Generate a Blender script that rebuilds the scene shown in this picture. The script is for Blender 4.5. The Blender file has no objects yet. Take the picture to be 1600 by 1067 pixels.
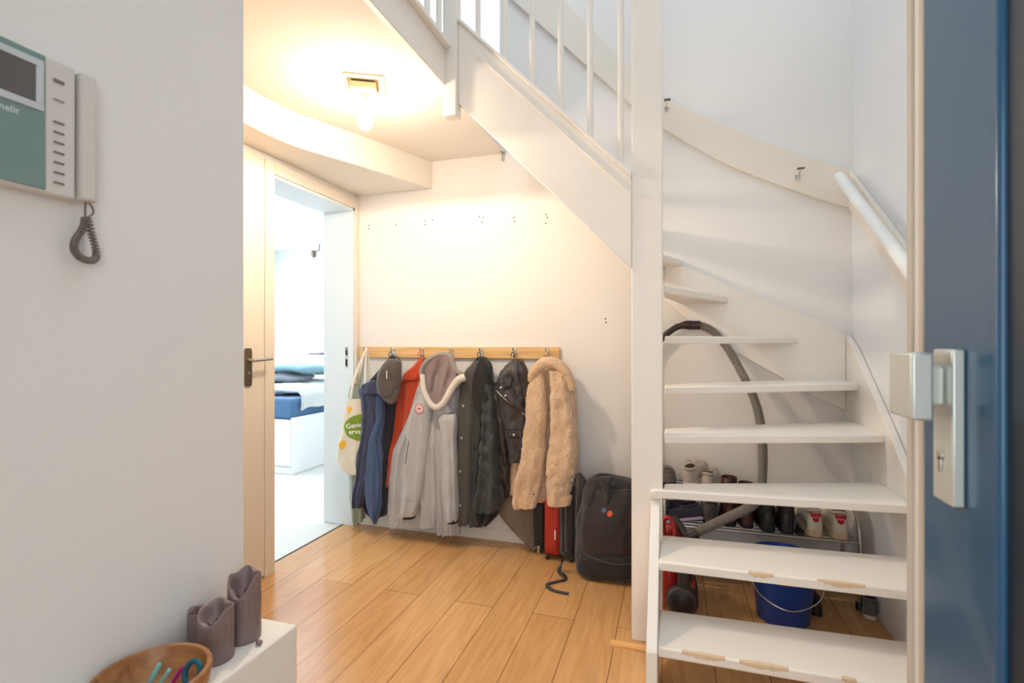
import bpy, bmesh, math, random
from math import sin, cos, pi, radians, atan2, sqrt
from mathutils import Vector, Matrix, noise
from mathutils.bvhtree import BVHTree

SC = bpy.context.scene
COL = SC.collection
random.seed(7)

# ------------------------------------------------------------------ camera
F = 806.0                      # focal length in pixels of the 1600 px frame
YAW = math.atan(250.0 / F)
CH = 1.20                      # camera height
HZ = 535.0                     # horizon row
SY, CY = sin(YAW), cos(YAW)
cam_d = bpy.data.cameras.new('camera')
cam = bpy.data.objects.new('camera', cam_d); COL.objects.link(cam)
cam.location = (0, 0, CH)
cam.rotation_euler = (pi / 2, 0, YAW)
cam_d.sensor_width = 36.0
cam_d.lens = 36.0 * F / 1600.0
cam_d.shift_y = (HZ - 533.5) / 1600.0
cam_d.clip_start = 0.02
cam_d.dof.use_dof = True
cam_d.dof.focus_distance = 2.9
cam_d.dof.aperture_fstop = 4.0
SC.camera = cam

def P(px, py, Y):
    """world point seen at a photo pixel and standing on the plane y = Y"""
    u = (px - 800) / F; v = (HZ - py) / F
    dx, dy = -SY + u * CY, CY + u * SY
    d = Y / dy
    return Vector((dx * d, Y, CH + v * d))

# ------------------------------------------------------------------ world and light
w = bpy.data.worlds.new('world'); SC.world = w; w.use_nodes = True
bg = w.node_tree.nodes['Background']
bg.inputs['Color'].default_value = (0.83, 0.92, 1.0, 1)
bg.inputs['Strength'].default_value = 2.6

def area(name, loc, rot, sx, sy, power, color):
    l = bpy.data.lights.new(name, 'AREA'); l.shape = 'RECTANGLE'
    l.size = sx; l.size_y = sy; l.energy = power; l.color = color
    o = bpy.data.objects.new(name, l); COL.objects.link(o)
    o.location = loc; o.rotation_euler = rot
    return o
# daylight at the bedroom window and open front door, plus two added ceiling fills
area('bedroom_daylight', (-5.85, 3.9, 1.6), (0, radians(-90), 0), 1.7, 3.4, 105, (0.80, 0.91, 1.0))
area('bedroom_ceiling_fill', (-4.2, 4.2, 2.5), (0, 0, 0), 2.6, 2.8, 50, (0.84, 0.93, 1.0))  # added fill below the closed bedroom ceiling, brightens the room
area('stairwell_fill', (-0.1, 1.6, 4.95), (0, 0, 0), 1.5, 2.2, 37, (0.76, 0.88, 1.0))  # added panel under the closed upper ceiling, stands in for daylight from above
area('front_door_daylight', (-0.05, -0.75, 1.45), (radians(90), 0, 0), 1.0, 1.9, 6, (1.0, 0.95, 0.90))
SC.view_settings.view_transform = 'Standard'
SC.view_settings.look = 'None'
SC.view_settings.gamma = 1.0
SC.view_settings.use_curve_mapping = False
SC.view_settings.exposure = 0.0
BULB = 205.0
BULB_DOWN = 29.0

# ------------------------------------------------------------------ materials
MATS = {}
def lin(c):
    return tuple((x / 12.92 if x <= 0.04045 else ((x + 0.055) / 1.055) ** 2.4) for x in c)
def rgb(r, g, b):
    return lin((r / 255, g / 255, b / 255)) + (1,)
def new_mat(name):
    m = bpy.data.materials.new(name); m.use_nodes = True
    nt = m.node_tree; b = nt.nodes['Principled BSDF']
    MATS[name] = m
    return m, nt, b
def mat(name, col, rough=0.5, metal=0.0, noise_amt=0.06, scale=12.0, bump=0.0, bscale=None, spec=None, coat=0.0, sheen=0.0, vec=None, emis=None, estr=0, stretch=None, trans=0.0):
    m, nt, b = new_mat(name)
    N, L = nt.nodes, nt.links
    tc = N.new('ShaderNodeTexCoord'); mp = N.new('ShaderNodeMapping')
    L.new(tc.outputs['Object'], mp.inputs['Vector'])
    if stretch: mp.inputs['Scale'].default_value = stretch
    nz = N.new('ShaderNodeTexNoise'); nz.inputs['Scale'].default_value = scale; nz.inputs['Detail'].default_value = 5
    L.new(mp.outputs['Vector'], nz.inputs['Vector'])
    mx = N.new('ShaderNodeMix'); mx.data_type = 'RGBA'
    c = col
    mx.inputs['A'].default_value = tuple(max(0, x * (1 - noise_amt)) for x in c[:3]) + (1,)
    mx.inputs['B'].default_value = tuple(min(1, x * (1 + noise_amt)) for x in c[:3]) + (1,)
    L.new(nz.outputs['Fac'], mx.inputs['Factor'])
    L.new(mx.outputs['Result'], b.inputs['Base Color'])
    b.inputs['Roughness'].default_value = rough
    b.inputs['Metallic'].default_value = metal
    if spec is not None: b.inputs['Specular IOR Level'].default_value = spec
    if coat: b.inputs['Coat Weight'].default_value = coat
    if sheen:
        b.inputs['Sheen Weight'].default_value = sheen; b.inputs['Sheen Roughness'].default_value = 0.5
    if trans: b.inputs['Transmission Weight'].default_value = trans
    if emis:
        b.inputs['Emission Color'].default_value = emis; b.inputs['Emission Strength'].default_value = estr
    if bump:
        n2 = N.new('ShaderNodeTexNoise'); n2.inputs['Scale'].default_value = bscale or scale * 4; n2.inputs['Detail'].default_value = 3
        L.new(mp.outputs['Vector'], n2.inputs['Vector'])
        bp = N.new('ShaderNodeBump'); bp.inputs['Strength'].default_value = bump; bp.inputs['Distance'].default_value = 0.004
        L.new(n2.outputs['Fac'], bp.inputs['Height']); L.new(bp.outputs['Normal'], b.inputs['Normal'])
    return m

W = mat('wall_plaster', rgb(238, 234, 229), 0.85, noise_amt=0.012, scale=3, bump=0.25, bscale=60)
WU = mat('stairwell_plaster', rgb(236, 236, 236), 0.85, noise_amt=0.012, scale=2, bump=0.2, bscale=50)
WB = mat('bedroom_plaster', rgb(240, 243, 246), 0.85, noise_amt=0.01, scale=2)
CEIL = mat('ceiling_plaster', rgb(240, 233, 222), 0.9, noise_amt=0.01, scale=2, bump=0.1, bscale=60)
WP = mat('white_gloss_paint', rgb(238, 232, 222), 0.38, noise_amt=0.02, scale=6, bump=0.1, bscale=25)
WPS = mat('stair_white_paint', rgb(243, 235, 224), 0.42, noise_amt=0.03, scale=9, bump=0.15, bscale=30)
FRAME = mat('door_frame_paint', rgb(238, 228, 212), 0.45, noise_amt=0.015, scale=5)
BAND = mat('wall_band_paint', rgb(236, 226, 212), 0.5, noise_amt=0.02, scale=5)
STEEL = mat('brushed_steel', rgb(190, 186, 180), 0.32, 1.0, 0.05, 30)
CHROME = mat('chrome', rgb(215, 215, 215), 0.15, 1.0, 0.02, 10)
DSTEEL = mat('dark_bronze_metal', rgb(120, 108, 90), 0.4, 0.8, 0.05, 30)
BLACKP = mat('black_plastic', rgb(28, 25, 24), 0.45, noise_amt=0.1)
WHITEP = mat('white_plastic', rgb(214, 208, 200), 0.4, noise_amt=0.01)
DARK = mat('hole_dark', rgb(45, 38, 34), 0.9)

def floor_mat():
    m, nt, b = new_mat('oak_laminate'); N, L = nt.nodes, nt.links
    tc = N.new('ShaderNodeTexCoord')
    mp = N.new('ShaderNodeMapping'); mp.inputs['Rotation'].default_value = (0, 0, radians(90))
    # planks run along world Y
    mp.inputs['Location'].default_value = (0.31, 1.885, 0)
    L.new(tc.outputs['Object'], mp.inputs['Vector'])
    br = N.new('ShaderNodeTexBrick'); br.offset = 0.37; br.squash = 1
    br.inputs['Scale'].default_value = 1
    br.inputs['Brick Width'].default_value = 1.9
    br.inputs['Row Height'].default_value = 0.185
    br.inputs['Mortar Size'].default_value = 0.0016
    br.inputs['Mortar Smooth'].default_value = 0.2
    br.inputs['Color1'].default_value = rgb(206, 156, 100)
    br.inputs['Color2'].default_value = rgb(220, 172, 116)
    br.inputs['Mortar'].default_value = rgb(120, 78, 42)
    L.new(mp.outputs['Vector'], br.inputs['Vector'])
    m2 = N.new('ShaderNodeMapping'); m2.inputs['Scale'].default_value = (16, 1.1, 1)
    L.new(tc.outputs['Object'], m2.inputs['Vector'])
    nz = N.new('ShaderNodeTexNoise'); nz.inputs['Scale'].default_value = 2.2; nz.inputs['Detail'].default_value = 8; nz.inputs['Distortion'].default_value = 1.2
    L.new(m2.outputs['Vector'], nz.inputs['Vector'])
    cr = N.new('ShaderNodeValToRGB')
    cr.color_ramp.elements[0].position = 0.3; cr.color_ramp.elements[0].color = (0.72, 0.66, 0.58, 1)
    cr.color_ramp.elements[1].position = 0.62; cr.color_ramp.elements[1].color = (1.05, 1.03, 1.0, 1)
    L.new(nz.outputs['Fac'], cr.inputs['Fac'])
    m3 = N.new('ShaderNodeMapping'); m3.inputs['Scale'].default_value = (6.5, 0.75, 1)
    L.new(tc.outputs['Object'], m3.inputs['Vector'])
    wv = N.new('ShaderNodeTexNoise'); wv.inputs['Scale'].default_value = 1.3; wv.inputs['Detail'].default_value = 1
    L.new(m3.outputs['Vector'], wv.inputs['Vector'])
    mm = N.new('ShaderNodeMath'); mm.operation = 'MULTIPLY'; mm.inputs[1].default_value = 46
    L.new(wv.outputs['Fac'], mm.inputs[0])
    sn = N.new('ShaderNodeMath'); sn.operation = 'SINE'; L.new(mm.outputs[0], sn.inputs[0])
    c2 = N.new('ShaderNodeValToRGB')
    c2.color_ramp.elements[0].position = 0.0; c2.color_ramp.elements[0].color = (1, 1, 1, 1)
    c2.color_ramp.elements[1].position = 1.0; c2.color_ramp.elements[1].color = (0.86, 0.80, 0.72, 1)
    L.new(sn.outputs[0], c2.inputs['Fac'])
    a = N.new('ShaderNodeMix'); a.data_type = 'RGBA'; a.blend_type = 'MULTIPLY'; a.inputs['Factor'].default_value = 0.45
    L.new(br.outputs['Color'], a.inputs['A']); L.new(cr.outputs['Color'], a.inputs['B'])
    a2 = N.new('ShaderNodeMix'); a2.data_type = 'RGBA'; a2.blend_type = 'MULTIPLY'; a2.inputs['Factor'].default_value = 0.45
    L.new(a.outputs['Result'], a2.inputs['A']); L.new(c2.outputs['Color'], a2.inputs['B'])
    L.new(a2.outputs['Result'], b.inputs['Base Color'])
    b.inputs['Roughness'].default_value = 0.2
    b.inputs['Specular IOR Level'].default_value = 0.6
    bp = N.new('ShaderNodeBump'); bp.inputs['Strength'].default_value = 0.25; bp.inputs['Distance'].default_value = 0.002; bp.invert = True
    L.new(br.outputs['Fac'], bp.inputs['Height']); L.new(bp.outputs['Normal'], b.inputs['Normal'])
    return m
FLOOR = floor_mat()

def wood_mat(name, c1, c2, axis='x', scale=14, rough=0.5, knots=False):
    m, nt, b = new_mat(name); N, L = nt.nodes, nt.links
    tc = N.new('ShaderNodeTexCoord'); mp = N.new('ShaderNodeMapping')
    mp.inputs['Scale'].default_value = {'x': (1, 14, 14), 'y': (14, 1, 14), 'z': (14, 14, 1)}[axis]
    L.new(tc.outputs['Object'], mp.inputs['Vector'])
    nz = N.new('ShaderNodeTexNoise'); nz.inputs['Scale'].default_value = scale / 4; nz.inputs['Detail'].default_value = 7; nz.inputs['Distortion'].default_value = 0.8
    L.new(mp.outputs['Vector'], nz.inputs['Vector'])
    cr = N.new('ShaderNodeValToRGB'); cr.color_ramp.elements[0].position = 0.32; cr.color_ramp.elements[0].color = c1
    cr.color_ramp.elements[1].position = 0.66; cr.color_ramp.elements[1].color = c2
    L.new(nz.outputs['Fac'], cr.inputs['Fac'])
    out = cr.outputs['Color']
    if knots:
        vo = N.new('ShaderNodeTexVoronoi'); vo.inputs['Scale'].default_value = 4.3
        L.new(tc.outputs['Object'], vo.inputs['Vector'])
        kr = N.new('ShaderNodeValToRGB'); kr.color_ramp.elements[0].position = 0.03; kr.color_ramp.elements[0].color = (0.25, 0.13, 0.05, 1)
        kr.color_ramp.elements[1].position = 0.06; kr.color_ramp.elements[1].color = (1, 1, 1, 1)
        L.new(vo.outputs['Distance'], kr.inputs['Fac'])
        mx = N.new('ShaderNodeMix'); mx.data_type = 'RGBA'; mx.blend_type = 'MULTIPLY'; mx.inputs['Factor'].default_value = 0.8
        L.new(out, mx.inputs['A']); L.new(kr.outputs['Color'], mx.inputs['B']); out = mx.outputs['Result']
    L.new(out, b.inputs['Base Color']); b.inputs['Roughness'].default_value = rough
    return m
PINE = wood_mat('pine_board', rgb(214, 168, 108), rgb(236, 198, 142), 'x', knots=True)
BOWLW = wood_mat('bowl_wood', rgb(140, 90, 50), rgb(186, 132, 80), 'x', 10, 0.4)
OAKSTRIP = wood_mat('light_filler_wood', rgb(220, 160, 90), rgb(236, 184, 118), 'x', 10, 0.5)

# ------------------------------------------------------------------ mesh helpers
class MB:
    def __init__(s): s.v = []; s.f = []
    def add(s, vs, fs):
        n = len(s.v); s.v += [tuple(x) for x in vs]; s.f += [tuple(i + n for i in f) for f in fs]; return s
    def box(s, x0, x1, y0, y1, z0, z1):
        return s.add([(x0, y0, z0), (x1, y0, z0), (x1, y1, z0), (x0, y1, z0), (x0, y0, z1), (x1, y0, z1), (x1, y1, z1), (x0, y1, z1)],
              [(0, 3, 2, 1), (4, 5, 6, 7), (0, 1, 5, 4), (1, 2, 6, 5), (2, 3, 7, 6), (3, 0, 4, 7)])
    def prism(s, poly, axis, a, b):
        """extrude a 2-D polygon along an axis from a to b; poly in the two other axes in x,y,z order"""
        def p(q, t):
            return {'x': (t, q[0], q[1]), 'y': (q[0], t, q[1]), 'z': (q[0], q[1], t)}[axis]
        n = len(poly); vs = [p(q, a) for q in poly] + [p(q, b) for q in poly]
        fs = [tuple(range(n))[::-1], tuple(range(n, 2 * n))] + [(i, (i + 1) % n, n + (i + 1) % n, n + i) for i in range(n)]
        return s.add(vs, fs)
    def tube(s, pts, r, n=10, closed=False, rz=None, cap=True):
        pts = [Vector(p) for p in pts]; m = len(pts)
        rs = r if isinstance(r, (list, tuple)) else [r] * m
        vs = []; up = None
        for i, p in enumerate(pts):
            if closed: t = pts[(i + 1) % m] - pts[i - 1]
            else: t = pts[min(i + 1, m - 1)] - pts[max(i - 1, 0)]
            if t.length < 1e-9: t = Vector((0, 0, 1))
            t.normalize()
            if up is None:
                up = Vector((0, 0, 1)) if abs(t.z) < 0.9 else Vector((0, 1, 0))
            a = up - t * up.dot(t)
            if a.length < 1e-6: a = t.orthogonal()
            a.normalize(); up = a; b = t.cross(a)
            k = rz if rz else 1
            for j in range(n):
                th = 2 * pi * j / n
                vs.append(p + a * (rs[i] * cos(th)) * k + b * (rs[i] * sin(th)))
        fs = []
        for i in range(m if closed else m - 1):
            for j in range(n):
                k = (i + 1) % m
                fs.append((i * n + j, i * n + (j + 1) % n, k * n + (j + 1) % n, k * n + j))
        if not closed and cap:
            fs.append(tuple(range(n))[::-1]); fs.append(tuple((m - 1) * n + j for j in range(n)))
        return s.add(vs, fs)
    def lathe(s, prof, c=(0, 0, 0), n=32, axis='z', wob=None):
        c = Vector(c); vs = []; m = len(prof)
        for (r, h) in prof:
            for j in range(n):
                th = 2 * pi * j / n; rr = r * (1 + (wob(th, h) if wob else 0))
                q = {'z': (rr * cos(th), rr * sin(th), h), 'y': (rr * cos(th), h, rr * sin(th)), 'x': (h, rr * cos(th), rr * sin(th))}[axis]
                vs.append(c + Vector(q))
        fs = [(i * n + j, i * n + (j + 1) % n, (i + 1) * n + (j + 1) % n, (i + 1) * n + j) for i in range(m - 1) for j in range(n)]
        if prof[0][0] > 1e-6: fs.append(tuple(range(n))[::-1])
        if prof[-1][0] > 1e-6: fs.append(tuple((m - 1) * n + j for j in range(n)))
        return s.add(vs, fs)
    def sphere(s, c, rx, ry=None, rz=None, n=20, m=12):
        ry = ry or rx; rz = rz or rx
        prof = [(sin(pi * i / m), -cos(pi * i / m)) for i in range(m + 1)]
        vs = []
        for (r, h) in prof:
            for j in range(n):
                th = 2 * pi * j / n
                vs.append((c[0] + rx * r * cos(th), c[1] + ry * r * sin(th), c[2] + rz * h))
        fs = [(i * n + j, i * n + (j + 1) % n, (i + 1) * n + (j + 1) % n, (i + 1) * n + j) for i in range(m) for j in range(n)]
        return s.add(vs, fs)
    def grid(s, fn, nu, nv, thick=None):
        vs = [fn(i / (nu - 1), j / (nv - 1)) for j in range(nv) for i in range(nu)]
        fs = [(j * nu + i, j * nu + i + 1, (j + 1) * nu + i + 1, (j + 1) * nu + i) for j in range(nv - 1) for i in range(nu - 1)]
        return s.add(vs, fs)
    def xf(s, M):
        s.v = [tuple(M @ Vector(v)) for v in s.v]; return s

def smooth_path(pts, k=6, closed=False):
    pts = [Vector(p) for p in pts]; n = len(pts); out = []
    rng = range(n) if closed else range(n - 1)
    for i in rng:
        if closed: p0, p1, p2, p3 = pts[i - 1], pts[i], pts[(i + 1) % n], pts[(i + 2) % n]
        else: p0, p1, p2, p3 = pts[max(i - 1, 0)], pts[i], pts[i + 1], pts[min(i + 2, n - 1)]
        for j in range(k):
            t = j / k
            out.append(0.5 * ((2 * p1) + (p2 - p0) * t + (2 * p0 - 5 * p1 + 4 * p2 - p3) * t * t + (3 * p1 - p0 - 3 * p2 + p3) * t ** 3))
    if not closed: out.append(pts[-1])
    return out

def obj(name, mb, m, parent=None, bevel=0, smooth=True, angle=None, subsurf=0, solid=0, local=False):
    me = bpy.data.meshes.new(name)
    vs = mb.v
    if parent is not None and not local:
        off = world_loc(parent)
        vs = [(v[0] - off.x, v[1] - off.y, v[2] - off.z) for v in vs]
    me.from_pydata(vs, [], mb.f); me.validate(clean_customdata=False)
    bm = bmesh.new(); bm.from_mesh(me)
    bmesh.ops.remove_doubles(bm, verts=bm.verts, dist=1e-6)
    bmesh.ops.recalc_face_normals(bm, faces=bm.faces)
    bm.to_mesh(me); bm.free()
    me.materials.append(m)
    o = bpy.data.objects.new(name, me); COL.objects.link(o)
    if parent is not None: o.parent = parent
    if smooth:
        for p in me.polygons: p.use_smooth = True
        try: me.set_sharp_from_angle(angle=radians(angle if angle else 38))
        except Exception: pass
    if solid:
        md = o.modifiers.new('solid', 'SOLIDIFY'); md.thickness = solid; md.offset = 0
    if bevel:
        md = o.modifiers.new('bevel', 'BEVEL'); md.width = bevel; md.segments = 2; md.limit_method = 'ANGLE'; md.angle_limit = radians(40)
    if subsurf:
        md = o.modifiers.new('sub', 'SUBSURF'); md.levels = subsurf; md.render_levels = subsurf
    return o
def world_loc(o):
    v = Vector((0, 0, 0))
    while o is not None:
        v += Vector(o.location); o = o.parent
    return v
def tag(o, label, cat, group=None):
    o['label'] = label; o['category'] = cat
    if group: o['group'] = group
    return o
def thing(name, label, cat, loc=(0, 0, 0), group=None, rz=0):
    o = bpy.data.objects.new(name, None); COL.objects.link(o); o.location = loc
    o.rotation_euler = (0, 0, rz); o.empty_display_size = 0.1
    return tag(o, label, cat, group)
def struct(name, mb, m, parent=None, **k):
    k.setdefault('smooth', False)
    o = obj(name, mb, m, parent, **k)
    if parent is None: o['kind'] = 'structure'
    return o
def copy_tree(root, loc, rz=None):
    r = root.copy(); COL.objects.link(r); r.location = loc
    if rz is not None: r.rotation_euler = (0, 0, rz)
    for ch in list(root.children):
        c = ch.copy(); COL.objects.link(c); c.parent = r
        for g in list(ch.children):
            d = g.copy(); COL.objects.link(d); d.parent = c
    return r

# ------------------------------------------------------------------ the setting
XD, YB, XR = -2.0, 2.97, 0.86          # door wall, back wall, right wall
CZ, UZ, TOP = 2.345, 2.472, 5.0        # hall ceiling, upper floor, upper ceiling
R = 0.206                              # stair rise

struct('floor', MB().box(-2.07, 1.0, -0.2, 3.1, -0.05, 0), FLOOR)
GREYF = mat('bedroom_floor_vinyl', rgb(214, 214, 208), 0.35, noise_amt=0.03, scale=4)
struct('floor_bedroom', MB().box(-6.1, -2.078, 0.3, 6.7, -0.05, -0.002), GREYF)
struct('floor_gallery', MB().box(-1.6, 1.6, -2.2, -0.2, -0.08, -0.02), mat('gallery_concrete', rgb(150, 148, 145), 0.8))
struct('trim_1', MB().box(-2.08, -2.068, 2.2, 2.96, -0.02, 0.001), DARK)
wb = struct('wall_back', MB().box(-2.2, 1.0, YB, YB + 0.15, 0, UZ).box(-0.985, 1.0, YB, YB + 0.15, UZ, TOP), W)
struct('wall_right', MB().box(XR, 1.0, -0.2, YB, 0, TOP), WU)
y0, y1, dh = 2.207, 2.935, 2.08
struct('wall_left', MB().box(-2.22, XD, -0.2, y0, 0, CZ).box(-2.22, XD, y1, YB, 0, CZ).box(-2.22, XD, y0, y1, dh, CZ)
       .box(-2.22, -2.2, YB, YB + .15, 0, CZ).box(-2.22, -2.1, YB + 0.15, 6.7, 0, 2.6), W)
struct('wall_front_left', MB().box(-2.0, -1.08, -0.2, 1.09, 0, CZ), W)
struct('wall_front', MB().box(-1.08, -0.5, -0.2, -0.05, 0, CZ).box(0.47, XR, -0.2, -0.05, 0, CZ).box(-0.5, 0.47, -0.2, -0.05, 2.15, CZ), W)
struct('ceiling', MB().box(-2.2, -0.97, -0.2, YB, CZ, UZ - 0.02).box(-0.97, XR, -0.2, 0.55, CZ, UZ - 0.02), CEIL)
struct('floor_upper', MB().box(-2.6, -0.97, -0.2, YB, UZ - 0.02, UZ).box(-0.97, XR, -0.2, 0.55, UZ - 0.02, UZ), mat('upper_floor_paint', rgb(205, 200, 192), 0.5))
struct('ceiling_upper', MB().box(-2.7, 1.0, -0.3, YB + 0.15, TOP, TOP + 0.1), WU)
struct('wall_upper_left', MB().box(-2.75, -2.6, -0.2, YB + 0.15, CZ + 0.01, TOP), WU)
struct('wall_upper_front', MB().box(-2.6, XR, -0.3, -0.2, CZ + 0.01, TOP), WU)
# upper back wall left of the stairwell, with the tall landing window
wx0, wx1, wz0, wz1 = -2.3, -1.0, 2.93, 4.6
struct('wall_upper_back', MB().box(-2.6, wx0, YB, YB + .15, UZ, TOP).box(wx1, -0.985, YB, YB + .15, UZ, TOP)
       .box(wx0, wx1, YB, YB + .15, UZ, wz0).box(wx0, wx1, YB, YB + .15, wz1, TOP), WU)
GLASS, _nt, _b = new_mat('window_glass')
_b.inputs['Base Color'].default_value = (1, 1, 1, 1); _b.inputs['Roughness'].default_value = 0.0
_b.inputs['Transmission Weight'].default_value = 1.0; _b.inputs['IOR'].default_value = 1.05
w1 = struct('window_1', MB().box(wx0, wx0 + .04, YB + .03, YB + .09, wz0, wz1).box(wx1 - .012, wx1, YB + .03, YB + .09, wz0, wz1)
       .box(wx0, wx1, YB + .03, YB + .09, wz0, wz0 + .03).box(wx0, wx1, YB + .03, YB + .09, wz1 - .04, wz1), WP)
obj('window_pane', MB().box(wx0 + .03, wx1 - .01, YB + .055, YB + .06, wz0 + .02, wz1 - .02), GLASS, w1, smooth=False)
obj('window_sill', MB().box(wx0, wx1 - .0, YB - .03, YB + .03, wz0 - .025, wz0), STEEL, w1, smooth=False)

# soffit over the door wall: deepens towards the back wall
struct('trim_2', MB().prism([(XD, 1.09), (-1.81, 1.09), (-1.81, 1.95), (-1.80, 2.06), (-1.775, 2.16), (-1.65, 2.45), (-1.45, YB), (XD, YB)], 'z', 2.172, CZ), CEIL, bevel=0.004)
# ledge at the foot of the front left wall
LEDGE = 0.487
PL = mat('ledge_plaster', rgb(236, 230, 220), 0.7, noise_amt=0.03, scale=20, bump=0.5, bscale=70)
struct('trim_3', MB().box(-1.08, -0.905, -0.05, 1.085, 0, LEDGE), PL, bevel=0.004)
# bedroom shell
struct('wall_bedroom_back', MB().box(-6.1, -2.1, 6.5, 6.7, 0, 2.6), WB)
struct('wall_bedroom_front', MB().box(-6.1, -2.22, 0.3, 0.5, 0, 2.6), WB)
struct('wall_bedroom_left', MB().box(-6.1, -6.0, 0.5, 6.5, 0, 0.75).box(-6.1, -6.0, 0.5, 2.1, 0.75, 2.6).box(-6.1, -6.0, 5.7, 6.5, 0.75, 2.6).box(-6.1, -6.0, 2.1, 5.7, 2.5, 2.6), WB)
struct('ceiling_bedroom', MB().box(-6.1, -2.1, 0.3, 6.7, 2.6, 2.7), WB)
w2 = struct('window_2', MB().box(-6.08, -6.02, 2.1, 2.16, .75, 2.5).box(-6.08, -6.02, 5.64, 5.7, .75, 2.5).box(-6.08, -6.02, 3.87, 3.93, .75, 2.5)
       .box(-6.08, -6.02, 2.1, 5.7, .75, .81).box(-6.08, -6.02, 2.1, 5.7, 2.44, 2.5), WP)
obj('window_pane', MB().box(-6.055, -6.05, 2.14, 5.66, .79, 2.46), GLASS, w2, smooth=False)

# door frame round the bedroom opening
fr = struct('trim_4', MB().box(XD, XD + .018, 2.141, y0, 0, 2.14).box(XD, XD + .018, y0, YB - .002, dh, 2.14)
       .box(XD, XD + .018, y1, YB - .002, 0, dh), FRAME, bevel=0.002)
LIN = mat('door_lining_paint', rgb(228, 236, 238), 0.4, noise_amt=0.01)
obj('door_lining', MB().box(-2.222, XD + .005, y1 - .015, y1 + .002, 0, dh).box(-2.222, XD + .005, y0 - .002, y0 + .012, 0, dh)
       .box(-2.222, XD + .005, y0, y1, dh - .015, dh + .002), LIN, fr, smooth=False)
sp = obj('strike_plate', MB().box(-2.055, -2.035, y1 - .0165, y1 - .0145, 1.03, 1.17), STEEL, fr, smooth=False)
obj('latch_hole', MB().box(-2.052, -2.038, y1 - .018, y1 - .0165, 1.115, 1.15).box(-2.052, -2.038, y1 - .018, y1 - .0165, 1.045, 1.09).box(-2.052, -2.038, y1 - .018, y1 - .0165, 1.155, 1.162), DARK, sp, smooth=False)
# neighbouring door leaf with its lever
d2 = struct('door_1', MB().box(XD + .001, XD + .014, 1.30, 2.139, 0.012, 2.14), FRAME, bevel=0.002)
pl = obj('lock_plate', MB().prism([(2.013, .985), (2.047, .985), (2.052, 1.0), (2.052, 1.155), (2.047, 1.172), (2.013, 1.172), (2.008, 1.155), (2.008, 1.0)], 'x', XD + .014, XD + .022), DSTEEL, d2, bevel=0.002)
obj('door_lever', MB().tube(smooth_path([(XD + .02, 2.030, 1.113), (XD + .055, 2.030, 1.113), (XD + .062, 2.045, 1.113), (XD + .060, 2.14, 1.117)], 6), 0.0085, 12), STEEL, pl)
obj('keyhole', MB().lathe([(0, .024), (.008, .024), (.008, .020)], (XD, 2.030, 1.05), 12, 'x'), STEEL, pl)
# skirting along the back wall
struct('baseboard_back', MB().prism([(YB - .012, 0), (YB, 0), (YB, .07), (YB - .006, .07), (YB - .012, .062)], 'x', -1.98, XR), WP)
struct('baseboard_left', MB().box(XD, XD + .01, 1.09, 1.30, 0, .06), WP)
struct('trim_5', MB().prism([(-.235, 2.10), (-.09, 2.10), (-.085, 2.06), (-.235, 2.06)], 'z', 0.0, .006), OAKSTRIP)
# ------------------------------------------------------------------ screw holes in the back wall
holes = [(577, 352), (576, 357), (619, 352), (664, 345), (664, 351), (676, 344), (749, 338), (755, 340), (753, 347), (803, 340), (804, 346), (853, 335), (855, 340), (853, 349), (946, 498), (947, 504)]
for px, py in holes[:16]:
    p = P(px, py, YB)
    obj('screw_hole', MB().lathe([(0, -.0015), (.0035, -.0015), (.0045, 0)], (p.x, YB, p.z), 8, 'y'), DARK, wb, smooth=False)

# ------------------------------------------------------------------ staircase
st = thing('staircase', 'white painted open-riser winder staircase rising around the tall square post', 'staircase', (0, 2.1, 0))
TH = 0.034
def tread(poly, ztop, name='tread'):
    # poly counter-clockwise with the nosing first; slightly worn front
    z = ztop
    mb = MB().prism(poly, 'z', z - TH, z)
    return obj(name, mb, WPS, st, bevel=0.006)
t1 = tread([(-.045, 1.75), (.83, 1.75), (.83, 2.03), (-.045, 2.00)], R)
t2 = tread([(-.045, 1.93), (.83, 1.94), (.83, 2.24), (-.045, 2.20)], 2 * R)
tread([(-.083, 2.095), (-.033, 2.115), (.83, 2.185), (.83, 2.51), (-.03, 2.22), (-.032, 2.155), (-.083, 2.128)], 3 * R)
tread([(-.03, 2.17), (.83, 2.455), (.83, 2.86), (-.03, 2.36)], 4 * R)
tread([(-.03, 2.30), (.83, 2.765), (.83, 2.968), (.60, 2.968), (-.03, 2.44)], 5 * R - .02)
tread([(-.03, 2.345), (.64, 2.968), (.42, 2.968), (-.03, 2.46)], 6 * R - .008)
tread([(-.035, 2.25), (.294, 2.968), (.05, 2.968), (-.035, 2.50)], 7 * R)
tread([(-.20, 2.17), (-.06, 2.17), (-.04, 2.72), (.06, 2.968), (-.214, 2.968)], 8 * R)
for k in range(9, 12):
    xn = -.17 - .197 * (k - 9)
    tread([(xn, 2.16), (xn, 2.968), (xn - .24, 2.968), (xn - .24, 2.16)], k * R)
WORN = mat('worn_bare_wood', rgb(222, 194, 158), .7, noise_amt=.15, scale=60)
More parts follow.
